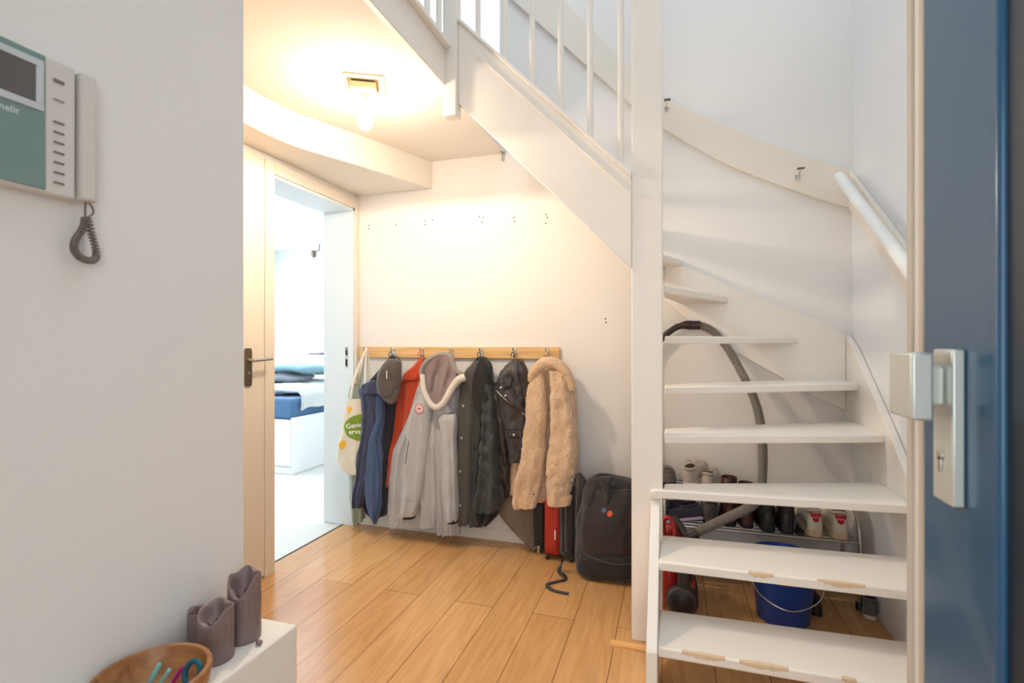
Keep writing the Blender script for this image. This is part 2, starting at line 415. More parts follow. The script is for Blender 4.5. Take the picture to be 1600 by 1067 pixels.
def worn(t, x0, x1, y, z, seed, wmax=.007):
    rnd = random.Random(seed); n = 16; mb = MB(); top = []; 
    for i in range(n):
        x = x0 + (x1 - x0) * i / (n - 1); e = sin(pi * i / (n - 1)) * (.4 + .6 * rnd.random())
        top.append((x, e))
    vs = [(x, y + .007 + wmax * e, z + .0008) for x, e in top] + [(x, y + .0052, z + .001) for x, e in top] + [(x, y + .0006, z - .0008) for x, e in top] + [(x, y - .001, z - .0045) for x, e in top] + [(x, y - .001, z - .008 - .010 * e) for x, e in top]
    mb.add(vs, [(j * n + i, j * n + i + 1, (j + 1) * n + i + 1, (j + 1) * n + i) for j in range(4) for i in range(n - 1)])
    obj('worn_patch', mb, WORN, t, local=False)
worn(t1, .20, .34, 1.75, R, 1); worn(t1, .48, .52, 1.75, R, 2, .006); worn(t1, .60, .70, 1.75, R, 3); worn(t1, .03, .16, 1.75, R, 6, .004)
worn(t2, .46, .60, 1.937, 2 * R, 4, .008); worn(t2, .25, .33, 1.934, 2 * R, 5, .004)
# tall post, outer string of the upper flight, newel
obj('post', MB().box(-.156, -.036, 2.13, 2.21, 0, 4.2), WPS, st, bevel=0.004)
obj('newel_post', MB().box(-.975, -.91, 2.10, 2.16, 2.205, 3.5), WPS, st, bevel=0.004)
obj('newel_cap', MB().box(-.985, -.90, 2.09, 2.17, 3.5, 3.53), WPS, st, bevel=0.006)
def ztop(x): return 1.855 + 1.016 * (-.148 - x)
def zbot(x): return 1.490 + 1.016 * (-.148 - x)
xa, xb = -.156, -.91
strg = obj('outer_string', MB().prism([(xa, zbot(xa)), (xa, ztop(xa)), (xb, ztop(xb)), (xb, zbot(xb))], 'y', 2.125, 2.16), WPS, st, bevel=0.003)
def off(z): return z
obj('string_capping', MB().prism([(xa, ztop(xa)), (xa, ztop(xa) + .022), (xb, ztop(xb) + .022), (xb, ztop(xb))], 'y', 2.116, 2.166), WPS, st, bevel=0.004)
obj('string_bead', MB().prism([(xa, ztop(xa) - .075), (xa, ztop(xa) - .067), (xb + .09, ztop(xb + .09) - .067), (xb + .09, ztop(xb + .09) - .075)], 'y', 2.119, 2.127), WPS, st)
for k in range(6):
    x = -.822 + .1245 * k
    obj('baluster', MB().tube([(x, 2.141, ztop(x) + .01), (x, 2.141, ztop(x) + .90)], .0125, 14), WPS, st)
hr = obj('handrail', MB().prism([(xa, ztop(xa) + .88), (xa, ztop(xa) + .93), (xb, ztop(xb) + .93), (xb, ztop(xb) + .88)], 'y', 2.115, 2.167), WPS, st, bevel=0.012)
# lower strings
obj('side_string', MB().prism([(1.72, 0), (1.72, .2), (2.128, .575), (2.128, .22), (1.93, 0)], 'x', -.08, -.045), WPS, st, bevel=0.003)
obj('side_string', MB().prism([(1.66, .0), (1.66, .20), (2.44, .86), (2.84, 1.165), (2.968, 1.235), (2.968, .84), (2.70, .70), (1.95, .0)], 'x', .828, .858), WPS, st, bevel=0.003)
# wall string on the back wall
top = [(-.033, 1.652), (.189, 1.555), (.40, 1.44), (.628, 1.348), (.827, 1.24)]
bot = [(.827, .86), (.70, .92), (.53, 1.024), (.29, 1.166), (.07, 1.333), (-.033, 1.42)]
obj('side_string', MB().prism(top + bot, 'y', 2.945, 2.968), WPS, st, bevel=0.003)
# screw and cobweb-like crack mark under the third winder
# ------------------------------------------------------------------ landing edge
lr = thing('landing_railing', 'white railing along the landing edge above the ceiling lamp', 'railing', (-.95, 1.4, CZ))
obj('fascia', MB().box(-.985, -.962, .56, 2.10, CZ - .003, UZ + .03), WPS, lr, bevel=0.003)
obj('bottom_rail', MB().box(-.99, -.935, .56, 2.10, UZ + .03, UZ + .055), WPS, lr, bevel=0.004)
for k in range(13):
    y = 2.02 - .11 * k
    obj('baluster', MB().tube([(-.955, y, UZ + .05), (-.955, y, UZ + .98)], .0125, 12), WPS, lr)
obj('handrail', MB().box(-.98, -.93, .56, 2.10, UZ + .97, UZ + 1.02), WPS, lr, bevel=0.012)

# ------------------------------------------------------------------ wall band (old handrail backing) and short rail
bt = smooth_path([(-.97, 0, 3.63), (-.57, 0, 3.16), (-.206, 0, 2.72), (-.033, 0, 2.54), (.26, 0, 2.364), (.479, 0, 2.236), (.70, 0, 2.125), (XR, 0, 2.05)], 5)
bb = smooth_path([(XR, 0, 1.865), (.70, 0, 1.93), (.357, 0, 2.098), (.15, 0, 2.23), (-.033, 0, 2.366), (-.206, 0, 2.517), (-.79, 0, 3.12), (-.97, 0, 3.31)], 5)
struct('trim_6', MB().prism([(p.x, p.z) for p in bt] + [(p.x, p.z) for p in bb], 'y', YB - .022, YB), BAND, bevel=0.004)
struct('trim_7', MB().prism([(YB, 2.05), (YB, 1.865), (1.2, .565), (1.2, .75)][::-1] if False else [(2.948, 2.05), (2.948, 1.865), (1.7, .93), (1.7, 1.11)], 'x', XR - .02, XR), BAND, bevel=0.004)
hr = thing('handrail', 'short white wooden handrail sloping down the right stairwell wall', 'handrail', (.80, 2.85, 1.98))
rp = [Vector((.775, 2.86, 2.005)), Vector((.785, 2.14, 1.47)), Vector((.785, 1.6, 1.07))]
obj('rail', MB().tube(rp, .024, 16), mat('handrail_white', rgb(232, 234, 230), 0.4), hr)
for q in (.12, .85):
    p = rp[0].lerp(rp[2], q)
    obj('bracket', MB().tube([p + Vector((0, 0, -.01)), p + Vector((.02, 0, -.05)), (XR - .022, p.y, p.z - .05)], .006, 8), STEEL, hr)
def loose_bracket(px, py, label):
    p = P(px, py, YB - .024)
    t = thing('rail_bracket', label, 'bracket', p, 'empty handrail brackets on the band')
    obj('wall_plate', MB().lathe([(0, -.004), (.012, -.004), (.013, 0), (0, 0)], (p.x, p.y, p.z - .02), 12, 'y'), CHROME, t)
    obj('arm', MB().tube(smooth_path([(p.x, p.y, p.z - .02), (p.x, p.y - .03, p.z - .015), (p.x + .004, p.y - .045, p.z + .012)], 4), .004, 8), CHROME, t)
    obj('saddle', MB().box(p.x - .010, p.x + .022, p.y - .058, p.y - .034, p.z + .012, p.z + .016), DSTEEL, t)
    obj('screw', MB().sphere((p.x - .006, p.y - .003, p.z - .008), .003, n=8, m=6).sphere((p.x + .010, p.y - .003, p.z - .012), .003, n=8, m=6), DARK, t)
loose_bracket(1246, 272, 'empty steel handrail bracket near the corner of the curved band')
loose_bracket(1041, 166, 'empty steel handrail bracket on the band right beside the tall post')

# hook at the ceiling end under the stairs
p = P(785, 241, YB - .02)
t = thing('ceiling_hook', 'small metal bracket where ceiling meets wall under the stairs', 'hook', p)
obj('hook_plate', MB().box(p.x - .01, p.x + .01, p.y - .02, p.y + .015, CZ - .006, CZ - .0), STEEL, t)
obj('hook_arm', MB().tube([(p.x, p.y, CZ), (p.x, p.y, CZ - .045), (p.x + .008, p.y - .01, CZ - .055)], .004, 8), STEEL, t)

# ------------------------------------------------------------------ ceiling lamp
lx, ly = -1.295, 1.985
lamp = thing('ceiling_lamp', 'bare glowing bulb hanging from a square ceiling socket by the landing edge', 'lamp', (lx, ly, CZ))
M = Matrix.Translation((lx, ly, 0)) @ Matrix.Rotation(radians(28), 4, 'Z')
CREAM = mat('cream_lamp_plastic', rgb(226, 204, 164), 0.5, noise_amt=0.02)
obj('ceiling_plate', MB().box(-.085, .085, -.085, .085, CZ - .008, CZ).xf(M), CREAM, lamp, bevel=0.003)
obj('socket_box', MB().box(-.062, .05, -.05, .05, CZ - .045, CZ - .014).xf(M), CREAM, lamp, bevel=0.004)
obj('socket_clip', MB().box(-.055, .042, -.044, .044, CZ - .015, CZ - .008).xf(M), DARK, lamp)
obj('lamp_holder', MB().lathe([(0, -.035), (.014, -.035), (.016, 0), (0, 0)], (lx, ly, CZ - .045), 16), WHITEP, lamp)
BM, _nt, _b = new_mat('bulb_glow')
_b.inputs['Base Color'].default_value = (1, .9, .75, 1)
_b.inputs['Emission Color'].default_value = (1.0, 0.81, 0.62, 1); _b.inputs['Emission Strength'].default_value = BULB
obj('bulb', MB().lathe([(0, -.125), (.012, -.123), (.026, -.110), (.033, -.086), (.030, -.062), (.017, -.028), (.013, 0)], (lx, ly, CZ - .080), 24), BM, lamp)

sl = bpy.data.lights.new('bulb_light', 'SPOT'); sl.energy = BULB_DOWN; sl.color = (1.0, 0.82, 0.63); sl.spot_size = radians(180); sl.spot_blend = .08; sl.shadow_soft_size = .03
slo = bpy.data.objects.new('bulb_light', sl); COL.objects.link(slo); slo.location = (lx, ly, CZ - .235)
# ------------------------------------------------------------------ entry door, open, seen along its outer face
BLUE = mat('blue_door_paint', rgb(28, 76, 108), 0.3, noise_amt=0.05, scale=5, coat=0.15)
BLUED = mat('dark_blue_door_panel', rgb(8, 28, 42), 0.35, noise_amt=0.08, scale=5)  # panel coloured darker blue than the stiles
EDGE = mat('door_edge_paint', rgb(216, 208, 196), 0.4, noise_amt=0.03)
dx = .405
dr = struct('door_2', MB().box(dx, dx + .04, .832, 1.035, .01, 2.1).box(dx, dx + .04, .0, .14, .01, 2.1).box(dx, dx + .04, .14, .832, 1.95, 2.1).box(dx, dx + .04, .14, .832, .01, .2), BLUE, bevel=0.004)
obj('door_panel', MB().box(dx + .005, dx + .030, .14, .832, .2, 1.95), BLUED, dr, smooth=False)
obj('panel_molding', MB().box(dx - .004, dx + .03, .818, .838, .18, 1.97), BLUE, dr, bevel=0.006)
obj('door_edge', MB().box(dx + .008, dx + .04, 1.035, 1.115, .01, 2.1), EDGE, dr, bevel=0.003)
obj('weather_strip', MB().box(dx + .002, dx + .012, 1.045, 1.062, .01, 2.1).box(dx + .003, dx + .012, 1.092, 1.112, .01, 2.1), mat('greige_seal', rgb(184, 174, 160), 0.6), dr, bevel=0.003)
ALU = mat('satin_aluminium', rgb(204, 206, 198), 0.35, 0.55, 0.02, 20)
kp = obj('lock_plate', MB().box(dx - .016, dx, .905, .965, .960, 1.190), ALU, dr, bevel=0.003)
kx = dx - .016
obj('door_knob', MB().box(kx - .035, kx - .0, .925, .950, 1.105, 1.165).box(kx - .052, kx - .024, .900, .985, 1.085, 1.185), ALU, kp, bevel=0.004)
obj('lock_cylinder', MB().lathe([(0, -.003), (.0085, -.003), (.009, 0)], (kx, .938, 1.030), 16, 'x').box(kx - .003, kx, .933, .943, 1.005, 1.028), STEEL, kp, bevel=0.001)

# ------------------------------------------------------------------ video intercom
WX = -1.08
ic = thing('video_intercom', 'white wall video intercom with grey screen, green glass panel and handset', 'intercom', (WX, .60, 1.58))
IVORY = mat('ivory_plastic', rgb(216, 210, 202), 0.4, noise_amt=0.01)
obj('housing', MB().box(WX, WX + .028, .42, .672, 1.462, 1.705), IVORY, ic, bevel=0.004)
GRN = mat('green_grey_glass', rgb(112, 142, 136), 0.12, noise_amt=0.05, scale=6, coat=0.6)
obj('front_panel', MB().box(WX + .028, WX + .031, .42, .622, 1.468, 1.702), GRN, ic, bevel=0.001)
SILV = mat('silver_bezel', rgb(200, 204, 208), 0.35, 0.3)
zr0, zr1 = 1.602, 1.690
obj('screen_bezel', MB().box(WX + .031, WX + .034, .44, .618, zr0, zr0 + .012).box(WX + .031, WX + .034, .44, .618, zr1 - .012, zr1).box(WX + .031, WX + .034, .606, .618, zr0 + .012, zr1 - .012), SILV, ic, bevel=0.001)
obj('screen', MB().box(WX + .030, WX + .0325, .44, .606, zr0 + .012, zr1 - .012), mat('screen_grey', rgb(88, 80, 78), 0.15, noise_amt=0.2, scale=8, coat=0.5), ic, smooth=False)
GREYB = mat('button_grey', rgb(120, 116, 112), 0.5)
for k in range(9):
    z = [1.668, 1.634, 1.594, 1.576, 1.558, 1.540, 1.522, 1.504, 1.486][k]
    h = .006 if k == 0 else (.0015 if k == 1 else .0035)
    obj('button', MB().box(WX + .028, WX + .0305, .635, .652, z - h / 2, z + h / 2), GREYB, ic, bevel=0.0008)
obj('handset', MB().prism([(WX + .0, .676), (WX + .034, .676), (WX + .036, .680), (WX + .036, .698), (WX + .028, .708), (WX, .710)], 'z', 1.466, 1.702), IVORY, ic, bevel=0.004)
def coil(pts, R0, r, turns, n=6, seg=9):
    path = smooth_path(pts, 24); out = []; L = len(path)
    total = turns * seg
    for i in range(total + 1):
        f = i / total * (L - 1); k = min(int(f), L - 2); q = f - k
        p = path[k].lerp(path[k + 1], q); t = (path[k + 1] - path[k]).normalized()
        a = t.orthogonal().normalized() if abs(t.x) > .9 else (Vector((1, 0, 0)) - t * t.x).normalized()
        b = t.cross(a); th = 2 * pi * i / seg
        out.append(p + a * (R0 * cos(th)) + b * (R0 * sin(th)))
    return MB().tube(out, r, n)
CORD = mat('taupe_cord', rgb(120, 110, 100), 0.55)
xc = WX + .018
c0 = [(xc, .694, 1.435), (xc, .690, 1.415), (xc, .676, 1.388), (xc, .677, 1.368), (xc, .692, 1.357), (xc, .708, 1.358), (xc, .714, 1.372), (xc, .706, 1.405), (xc, .698, 1.438)]
cord = obj('handset_cord', coil(c0, .0055, .0017, 46), CORD, ic)
obj('cord_lead', MB().tube(smooth_path([(xc, .695, 1.47), (xc, .694, 1.45), (xc, .694, 1.435)], 4), .0018, 8).tube(smooth_path([(xc, .698, 1.438), (xc, .708, 1.448), (xc, .706, 1.46), (xc, .695, 1.47)], 4), .0018, 8), CORD, ic)
cu = bpy.data.curves.new('maker_text', 'FONT'); cu.body = 'comelit'; cu.size = .016; cu.extrude = .0002
def text_mesh(name, body, size, M, m, parent, extrude=.0003, spacing=1.0, align='LEFT', line=1.0):
    cu = bpy.data.curves.new(name, 'FONT'); cu.body = body; cu.size = size; cu.extrude = extrude
    cu.align_x = align; cu.space_character = spacing; cu.space_line = line; cu.offset = size * .018
    t = bpy.data.objects.new(name, cu); COL.objects.link(t)
    dg = bpy.context.evaluated_depsgraph_get()
    me = bpy.data.meshes.new_from_object(t.evaluated_get(dg)); bpy.data.objects.remove(t)
    mb = MB(); mb.v = [tuple(M @ v.co) for v in me.vertices]; mb.f = [tuple(p.vertices) for p in me.polygons]
    return mb
Mx = Matrix(((0, 0, 1, WX + .0313), (1, 0, 0, .535), (0, 1, 0, 1.583), (0, 0, 0, 1)))
obj('lettering', text_mesh('t', 'comelit', .016, Mx, None, None), mat('pale_print', rgb(200, 208, 204), 0.5), ic, smooth=False)
bpy.data.curves.remove(cu)

# ------------------------------------------------------------------ candles and bowl on the ledge
WAX = mat('taupe_wax', rgb(128, 108, 104), 0.45, noise_amt=0.12, scale=14, bump=0.3, bscale=50)
def candle(cx, cy, r, h, label, seed, dip):
    """burnt pillar candle: uneven rim folded inwards around a hollow"""
    t = thing('candle', label, 'candle', (cx, cy, LEDGE), 'burnt taupe pillar candles')
    n = 48; mb = MB(); prof = [(0, 0), (.96, 0), (1, .01)] + [(1, .01 + (k / 14) * .99) for k in range(1, 15)]
    vs = []; 
    def rim(th):
        return h * (1 - dip * max(0, cos(th - seed)) ** 1.5 * .42 - .03 * sin(3 * th + seed) - .012 * sin(5 * th))
    rows = []
    for (rr, f) in prof:
        row = []
        for j in range(n):
            th = 2 * pi * j / n; H = rim(th)
            z = f * H; rad = r * rr * (1 + .015 * noise.noise(Vector((cos(th) * 3, sin(th) * 3, z * 30 + seed))))
            row.append((cx + rad * cos(th), cy + rad * sin(th), LEDGE + z))
        rows.append(row)
    inner = [(.985, 1.012), (.93, 1.02), (.86, .99), (.80, .93), (.76, .85), (.70, .78), (.55, .72), (.3, .69), (0, .68)]
    for (rr, f) in inner:
        row = []
        for j in range(n):
            th = 2 * pi * j / n; H = rim(th)
            fold = 1 - .30 * max(0, sin(2 * th + seed)) ** 3 * (1 if rr < .97 else .3)
            z = (H if f > .9 else H * .3 + h * .7) * f
            row.append((cx + r * rr * fold * cos(th), cy + r * rr * fold * sin(th), LEDGE + z))
        rows.append(row)
    vs = [v for row in rows for v in row]
    fs = [(i * n + j, i * n + (j + 1) % n, (i + 1) * n + (j + 1) % n, (i + 1) * n + j) for i in range(len(rows) - 1) for j in range(n)]
    mb.add(vs, fs)
    obj('wax_body', mb, WAX, t, angle=80)
    obj('wick', MB().tube([(cx, cy, LEDGE + h * .66), (cx + .002, cy, LEDGE + h * .76), (cx + .006, cy + .002, LEDGE + h * .79)], .0012, 6), DARK, t)
    drip = MB()
    for k in range(4):
        th = seed + .5 + k * .45; l = random.uniform(.3, .6)
        pts = [(cx + r * 1.01 * cos(th + .04 * sin(q * 3)), cy + r * 1.01 * sin(th + .04 * sin(q * 3)), LEDGE + h * (.72 - l * q / 6)) for q in range(7)]
        drip.tube(pts, [.0022 * (1 - .08 * q) for q in range(7)], 6)
    obj('wax_drip', drip, WAX, t)
candle(-.985, .997, .0365, .153, 'tallest taupe pillar candle, at the far end of the ledge', 4.9, .62)
candle(-.984, .915, .037, .115, 'short taupe pillar candle just behind the wooden bowl', 4.7, .55)
candle(-1.046, .935, .030, .090, 'smallest taupe candle, tucked between the wall and the short candle', 1.0, .3)
cr = tag(obj('wax_crumb', MB().sphere((-.930, .985, LEDGE + .006), .009, .007, .006, 10, 6), WAX), 'crumb of dark wax lying on the ledge between two candles', 'wax')
# bowl
bx, by = -.960, .745
BZ = LEDGE
br_, bh = .103, .075
bowl = thing('wooden_bowl', 'turned brown wooden bowl on the ledge, holding hair clips and ties', 'bowl', (bx, by, BZ))
obj('bowl_body', MB().lathe([(0, 0), (.06, 0), (.078, .008), (.098, .04), (.103, bh - .004), (.101, bh), (.093, bh), (.091, bh - .004), (.086, .04), (.066, .018), (.04, .012), (0, .011)], (bx, by, BZ), 48), BOWLW, bowl, angle=50)
CY1 = mat('aqua_plastic', rgb(130, 205, 205), 0.35); TEAL = mat('teal_fabric', rgb(20, 92, 108), 0.7); MAG = mat('magenta_plastic', rgb(168, 26, 120), 0.4)
z0 = BZ + .028
def clip(x, y, rz, m, label):
    t = thing('hair_clip', label, 'hair clip', (x, y, z0), 'small things in the wooden bowl')
    Mm = Matrix.Translation((x, y, z0)) @ Matrix.Rotation(rz, 4, 'Z') @ Matrix.Rotation(radians(-58), 4, 'Y')
    obj('clip_arm', MB().box(-.03, .036, -.004, -.001, 0, .007).xf(Mm), m, t, bevel=0.0012)
    obj('clip_arm', MB().box(-.03, .036, .001, .004, 0, .007).xf(Mm), m, t, bevel=0.0012)
    obj('spring', MB().lathe([(.003, -.005), (.003, .005)], (0, 0, .004), 10, 'y').xf(Mm), STEEL, t)
clip(bx - .040, by + .030, 1.2, CY1, 'aqua clip at the left inside the wooden bowl')
clip(bx - .012, by + .028, .5, CY1, 'aqua clip lying flat beside the magenta clip in the bowl')
clip(bx + .008, by + .040, .8, MAG, 'magenta clip in the middle of the wooden bowl')
tie = [(bx + .045 + .018 * cos(a), by + .050 + .008 * sin(a), z0 + .026 + .018 * sin(a)) for a in [2 * pi * k / 20 for k in range(20)]]
tag(obj('hair_tie', MB().tube(tie, .0055, 10, closed=True), TEAL), 'teal hair tie leaning on the far rim of the bowl', 'hair tie')
# ------------------------------------------------------------------ coat rack
def C1(X, Y): return (500 + X / 2.54, 520 + Y / 2.54)
def C4(X, Y): return (600 + X / 7.62, 540 + Y / 7.62)
def C5(X, Y): return (740 + X / 6.67, 540 + Y / 6.67)
RY = 2.948
pa, pb = P(561, 542, RY), P(874, 543, RY)
rz1 = 1.2 - 7.5 * 3.28 / 806 + .003; rz0 = rz1 - .070
rack = thing('coat_rack', 'pine board coat rack with steel hooks on the back wall', 'coat rack', ((pa.x + pb.x) / 2, RY, rz0))
obj('board', MB().box(pa.x, pb.x, RY, 2.97, rz0, rz1), PINE, rack, bevel=0.003)
hooks = [573, 616, 661, 707, 753, 805, 855]
HK = []
for hx in hooks:
    x = P(hx, 550, RY).x; HK.append(x)
    zt = rz1 - .008
    h = obj('hook', MB().box(x - .008, x + .008, RY - .003, RY, zt - .052, zt)
        .tube(smooth_path([(x, RY - .002, zt - .012), (x, RY - .030, zt - .016), (x, RY - .042, zt - .004), (x, RY - .044, zt + .006)], 4), .0042, 8)
        .tube(smooth_path([(x, RY - .002, zt - .044), (x, RY - .020, zt - .056), (x, RY - .032, zt - .048), (x, RY - .034, zt - .036)], 4), .0042, 8), CHROME, rack)
    obj('screw', MB().sphere((x, RY - .004, zt - .024), .0022, n=8, m=6).sphere((x, RY - .004, zt - .033), .0022, n=8, m=6), DARK, h)

# ------------------------------------------------------------------ cloth builders
def interp(rows, n):
    """smooth interpolation of row tuples over their first value"""
    out = []; y0, y1 = rows[0][0], rows[-1][0]
    for i in range(n):
        y = y0 + (y1 - y0) * i / (n - 1); k = 0
        while k < len(rows) - 2 and rows[k + 1][0] < y: k += 1
        a, b = rows[k], rows[k + 1]; t = (y - a[0]) / max(1e-9, b[0] - a[0]); t = min(1, max(0, t))
        p = rows[max(k - 1, 0)]; q = rows[min(k + 2, len(rows) - 1)]
        r = [y]
        for c in range(1, len(a)):
            m1 = (b[c] - p[c]) / max(1e-9, b[0] - p[0]) * (b[0] - a[0]); m2 = (q[c] - a[c]) / max(1e-9, q[0] - a[0]) * (b[0] - a[0])
            h = (2 * t**3 - 3 * t * t + 1) * a[c] + (t**3 - 2 * t * t + t) * m1 + (-2 * t**3 + 3 * t * t) * b[c] + (t**3 - t * t) * m2
            r.append(h)
        out.append(r)
    return out
def drape(rows, Y0, dep, conv=C1, seed=0, folds=5, amp=.012, wr=.006, wf=14, nu=72, nz=None, top_amp=.2, hf=0, drift=.6, back=.6, slant=0, cap_in=.9, shape=.62, quilt=0, qn=60):
    """hanging cloth volume: rows are (y, left, right[, extra depth]) measured on the photo, standing on the plane y = Y0"""
    rows = [tuple(r) + ((1.0,) if len(r) == 3 else ()) for r in rows]
    if nz is None: nz = max(14, int((rows[-1][0] - rows[0][0]) / (9 if conv is C1 else 16)))
    R_ = interp(rows, nz); rnd = random.Random(seed)
    ph = [rnd.random() * 6.28 for _ in range(6)]; fr = [folds * (.55 + .35 * k + .2 * rnd.random()) for k in range(3)]; dr = [(rnd.random() - .5) * 2 * drift for _ in range(3)]
    mb = MB(); vs = []
    for i, (y, l, r, e) in enumerate(R_):
        zf = i / (nz - 1)
        pl_, pr_ = P(*conv(l, y), Y0), P(*conv(r, y), Y0)
        hw = (pr_ - pl_).length / 2
        A = amp * (top_amp + (1 - top_amp) * zf)
        for j in range(nu):
            th = 2 * pi * j / nu
            c, s_ = cos(th), sin(th)
            cs = math.copysign(abs(c) ** shape, c); ss = math.copysign(abs(s_) ** .8, s_)
            p = pl_.lerp(pr_, (cs + 1) / 2)
            d = min(dep * e, hw * 1.1)
            front = s_ > 0
            yo = -ss * d if front else -ss * d * back
            f = 0
            for k in range(3):
                w_ = .5 + .5 * cos(fr[k] * cs * 1.6 + ph[k] + dr[k] * zf * 4 + slant * zf)
                f += (w_ ** 1.6) * (1, .6, .4)[k]
            f = (f - .75) * A * (abs(s_) ** .5)
            q = Vector((p.x * wf + seed, p.z * wf * .55, seed * 1.7 + (0 if front else 5)))
            wv = noise.noise(q) * wr + noise.noise(q * 2.7) * wr * .5
            if quilt and front: wv += quilt * abs(sin(p.z * qn + p.x * 22)) ** .6 - quilt * .5
            if hf: wv += noise.noise(Vector((p.x * 130, p.z * 130, s_ * 8))) * hf
            yo += (-(f + wv) if front else (f + wv) * .6)
            vs.append((p.x + wv * .5 * c, p.y + yo, p.z + wv * .3))
    n = nz
    # hem turned inside
    last = vs[-nu:]; cx = sum(v[0] for v in last) / nu; cy = sum(v[1] for v in last) / nu
    for (k, dz) in ((.93, -.002), (cap_in, .012), (.8, .04)):
        for v in last: vs.append((cx + (v[0] - cx) * k, cy + (v[1] - cy) * k, v[2] + dz))
    n += 3
    fs = [(i * nu + j, i * nu + (j + 1) % nu, (i + 1) * nu + (j + 1) % nu, (i + 1) * nu + j) for i in range(n - 1) for j in range(nu)]
    fs.append(tuple(range(nu))[::-1]); fs.append(tuple((n - 1) * nu + j for j in range(nu)))
    return mb.add(vs, fs)
def bvh(objs):
    v = []; f = []
    for o in objs:
        off = world_loc(o); n = len(v)
        v += [x.co + off for x in o.data.vertices]; f += [tuple(i + n for i in p.vertices) for p in o.data.polygons]
    return BVHTree.FromPolygons(v, f)
def hit(tree, px, py, off=.002, Yd=2.8):
    d = (P(px, py, 1.0) - Vector((0, 0, CH))).normalized()
    loc, nor, i, dist = tree.ray_cast(Vector((0, 0, CH)), d)
    if loc is None: return P(px, py, Yd)
    return loc - d * off
def seam(tree, pts, r=.0015, conv=C1, off=.001, k=10, n=6):
    q = smooth_path([Vector((a, b, 0)) for a, b in pts], k)
    return MB().tube([hit(tree, *conv(v.x, v.y), off) for v in q], r, n)
def patch(tree, pts, conv=C1, off=.003, rings=7, smoothk=4, thick=True):
    q = [Vector((a, b, 0)) for a, b in pts]
    if smoothk > 1: q = smooth_path(q, smoothk, closed=True)
    else:
        qq = []
        for i in range(len(q)):
            for j in range(5): qq.append(q[i].lerp(q[(i + 1) % len(q)], j / 5))
        q = qq
    c = sum(q, Vector()) / len(q); n = len(q); vs = []
    for k in range(rings + 1):
        t = 1 - k / rings
        for v in q:
            w_ = c.lerp(v, t)
            vs.append(hit(tree, *conv(w_.x, w_.y), off if k else off * .2))
    fs = [(i * n + j, i * n + (j + 1) % n, (i + 1) * n + (j + 1) % n, (i + 1) * n + j) for i in range(rings) for j in range(n)]
    return MB().add(vs, fs)
def snap(tree, x, y, r, conv=C1, off=.003):
    p = hit(tree, *conv(x, y), off)
    return MB().lathe([(0, -.004), (r * .5, -.004), (r, -.002), (r, .001)], p, 14, 'y')

def cloth(name, col, bump=.35, bs=260, rough=.85, amt=.07, sheen=.2, sc=25):
    return mat(name, col, rough, noise_amt=amt, scale=sc, bump=bump, bscale=bs, sheen=sheen)
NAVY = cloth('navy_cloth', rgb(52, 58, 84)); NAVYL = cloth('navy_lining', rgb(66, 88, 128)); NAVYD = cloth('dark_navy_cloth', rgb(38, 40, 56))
ORANGE = cloth('orange_knit', rgb(196, 66, 26), sheen=.4)
PARKA = cloth('light_grey_shell', rgb(180, 181, 184), bump=.15); PARKA_W = cloth('pale_trim', rgb(214, 208, 198), bump=.15)
HOODG = cloth('hood_outer_grey', rgb(150, 144, 138), bump=.3); LINING = cloth('mauve_grey_lining', rgb(148, 130, 128), bump=.3)
CHAR = cloth('charcoal_cloth', rgb(78, 76, 72)); GRNBLK = cloth('green_black_shell', rgb(48, 54, 54), rough=.6); BLK = cloth('black_cloth', rgb(26, 25, 26))
LEATH = mat('black_leather', rgb(52, 45, 42), .38, noise_amt=.15, scale=30, bump=.5, bscale=160, coat=.1)
BRN = cloth('taupe_wool', rgb(112, 98, 84)); CAPC = cloth('cap_brown_grey', rgb(84, 76, 72), bump=.15)
CANVAS = cloth('cream_canvas', rgb(226, 214, 194), bump=.4, bs=400); SAGE = cloth('sage_canvas', rgb(150, 160, 142), bump=.3)
GREEN = mat('print_green', rgb(122, 148, 40), .8); YEL = mat('print_yellow', rgb(240, 180, 40), .8); WHT = mat('print_white', rgb(240, 238, 230), .7)
REDP = mat('badge_red', rgb(190, 40, 60), .7)
def fleece_mat(name, col):
    m, nt, b = new_mat(name); N, L = nt.nodes, nt.links
    tc = N.new('ShaderNodeTexCoord'); vo = N.new('ShaderNodeTexVoronoi'); vo.inputs['Scale'].default_value = 150
    nz = N.new('ShaderNodeTexNoise'); nz.inputs['Scale'].default_value = 60
    ad = N.new('ShaderNodeMix'); ad.data_type = 'VECTOR'; ad.inputs['Factor'].default_value = .03
    L.new(tc.outputs['Object'], nz.inputs['Vector']); L.new(tc.outputs['Object'], ad.inputs['A']); L.new(nz.outputs['Color'], ad.inputs['B'])
    L.new(ad.outputs['Result'], vo.inputs['Vector'])
    cr = N.new('ShaderNodeValToRGB'); cr.color_ramp.elements[0].color = tuple(min(1, x * 1.1) for x in col[:3]) + (1,); cr.color_ramp.elements[0].position = .1
    cr.color_ramp.elements[1].color = tuple(x * .8 for x in col[:3]) + (1,); cr.color_ramp.elements[1].position = .8
    L.new(vo.outputs['Distance'], cr.inputs['Fac']); L.new(cr.outputs['Color'], b.inputs['Base Color'])
    bp = N.new('ShaderNodeBump'); bp.inputs['Strength'].default_value = .8; bp.inputs['Distance'].default_value = .004; bp.invert = True
    L.new(vo.outputs['Distance'], bp.inputs['Height']); L.new(bp.outputs['Normal'], b.inputs['Normal'])
    b.inputs['Roughness'].default_value = .95; b.inputs['Sheen Weight'].default_value = .4
    return m
TEDDY = fleece_mat('teddy_fleece', rgb(232, 198, 162)); TEDDYS = cloth('teddy_suede_edge', rgb(220, 182, 142))

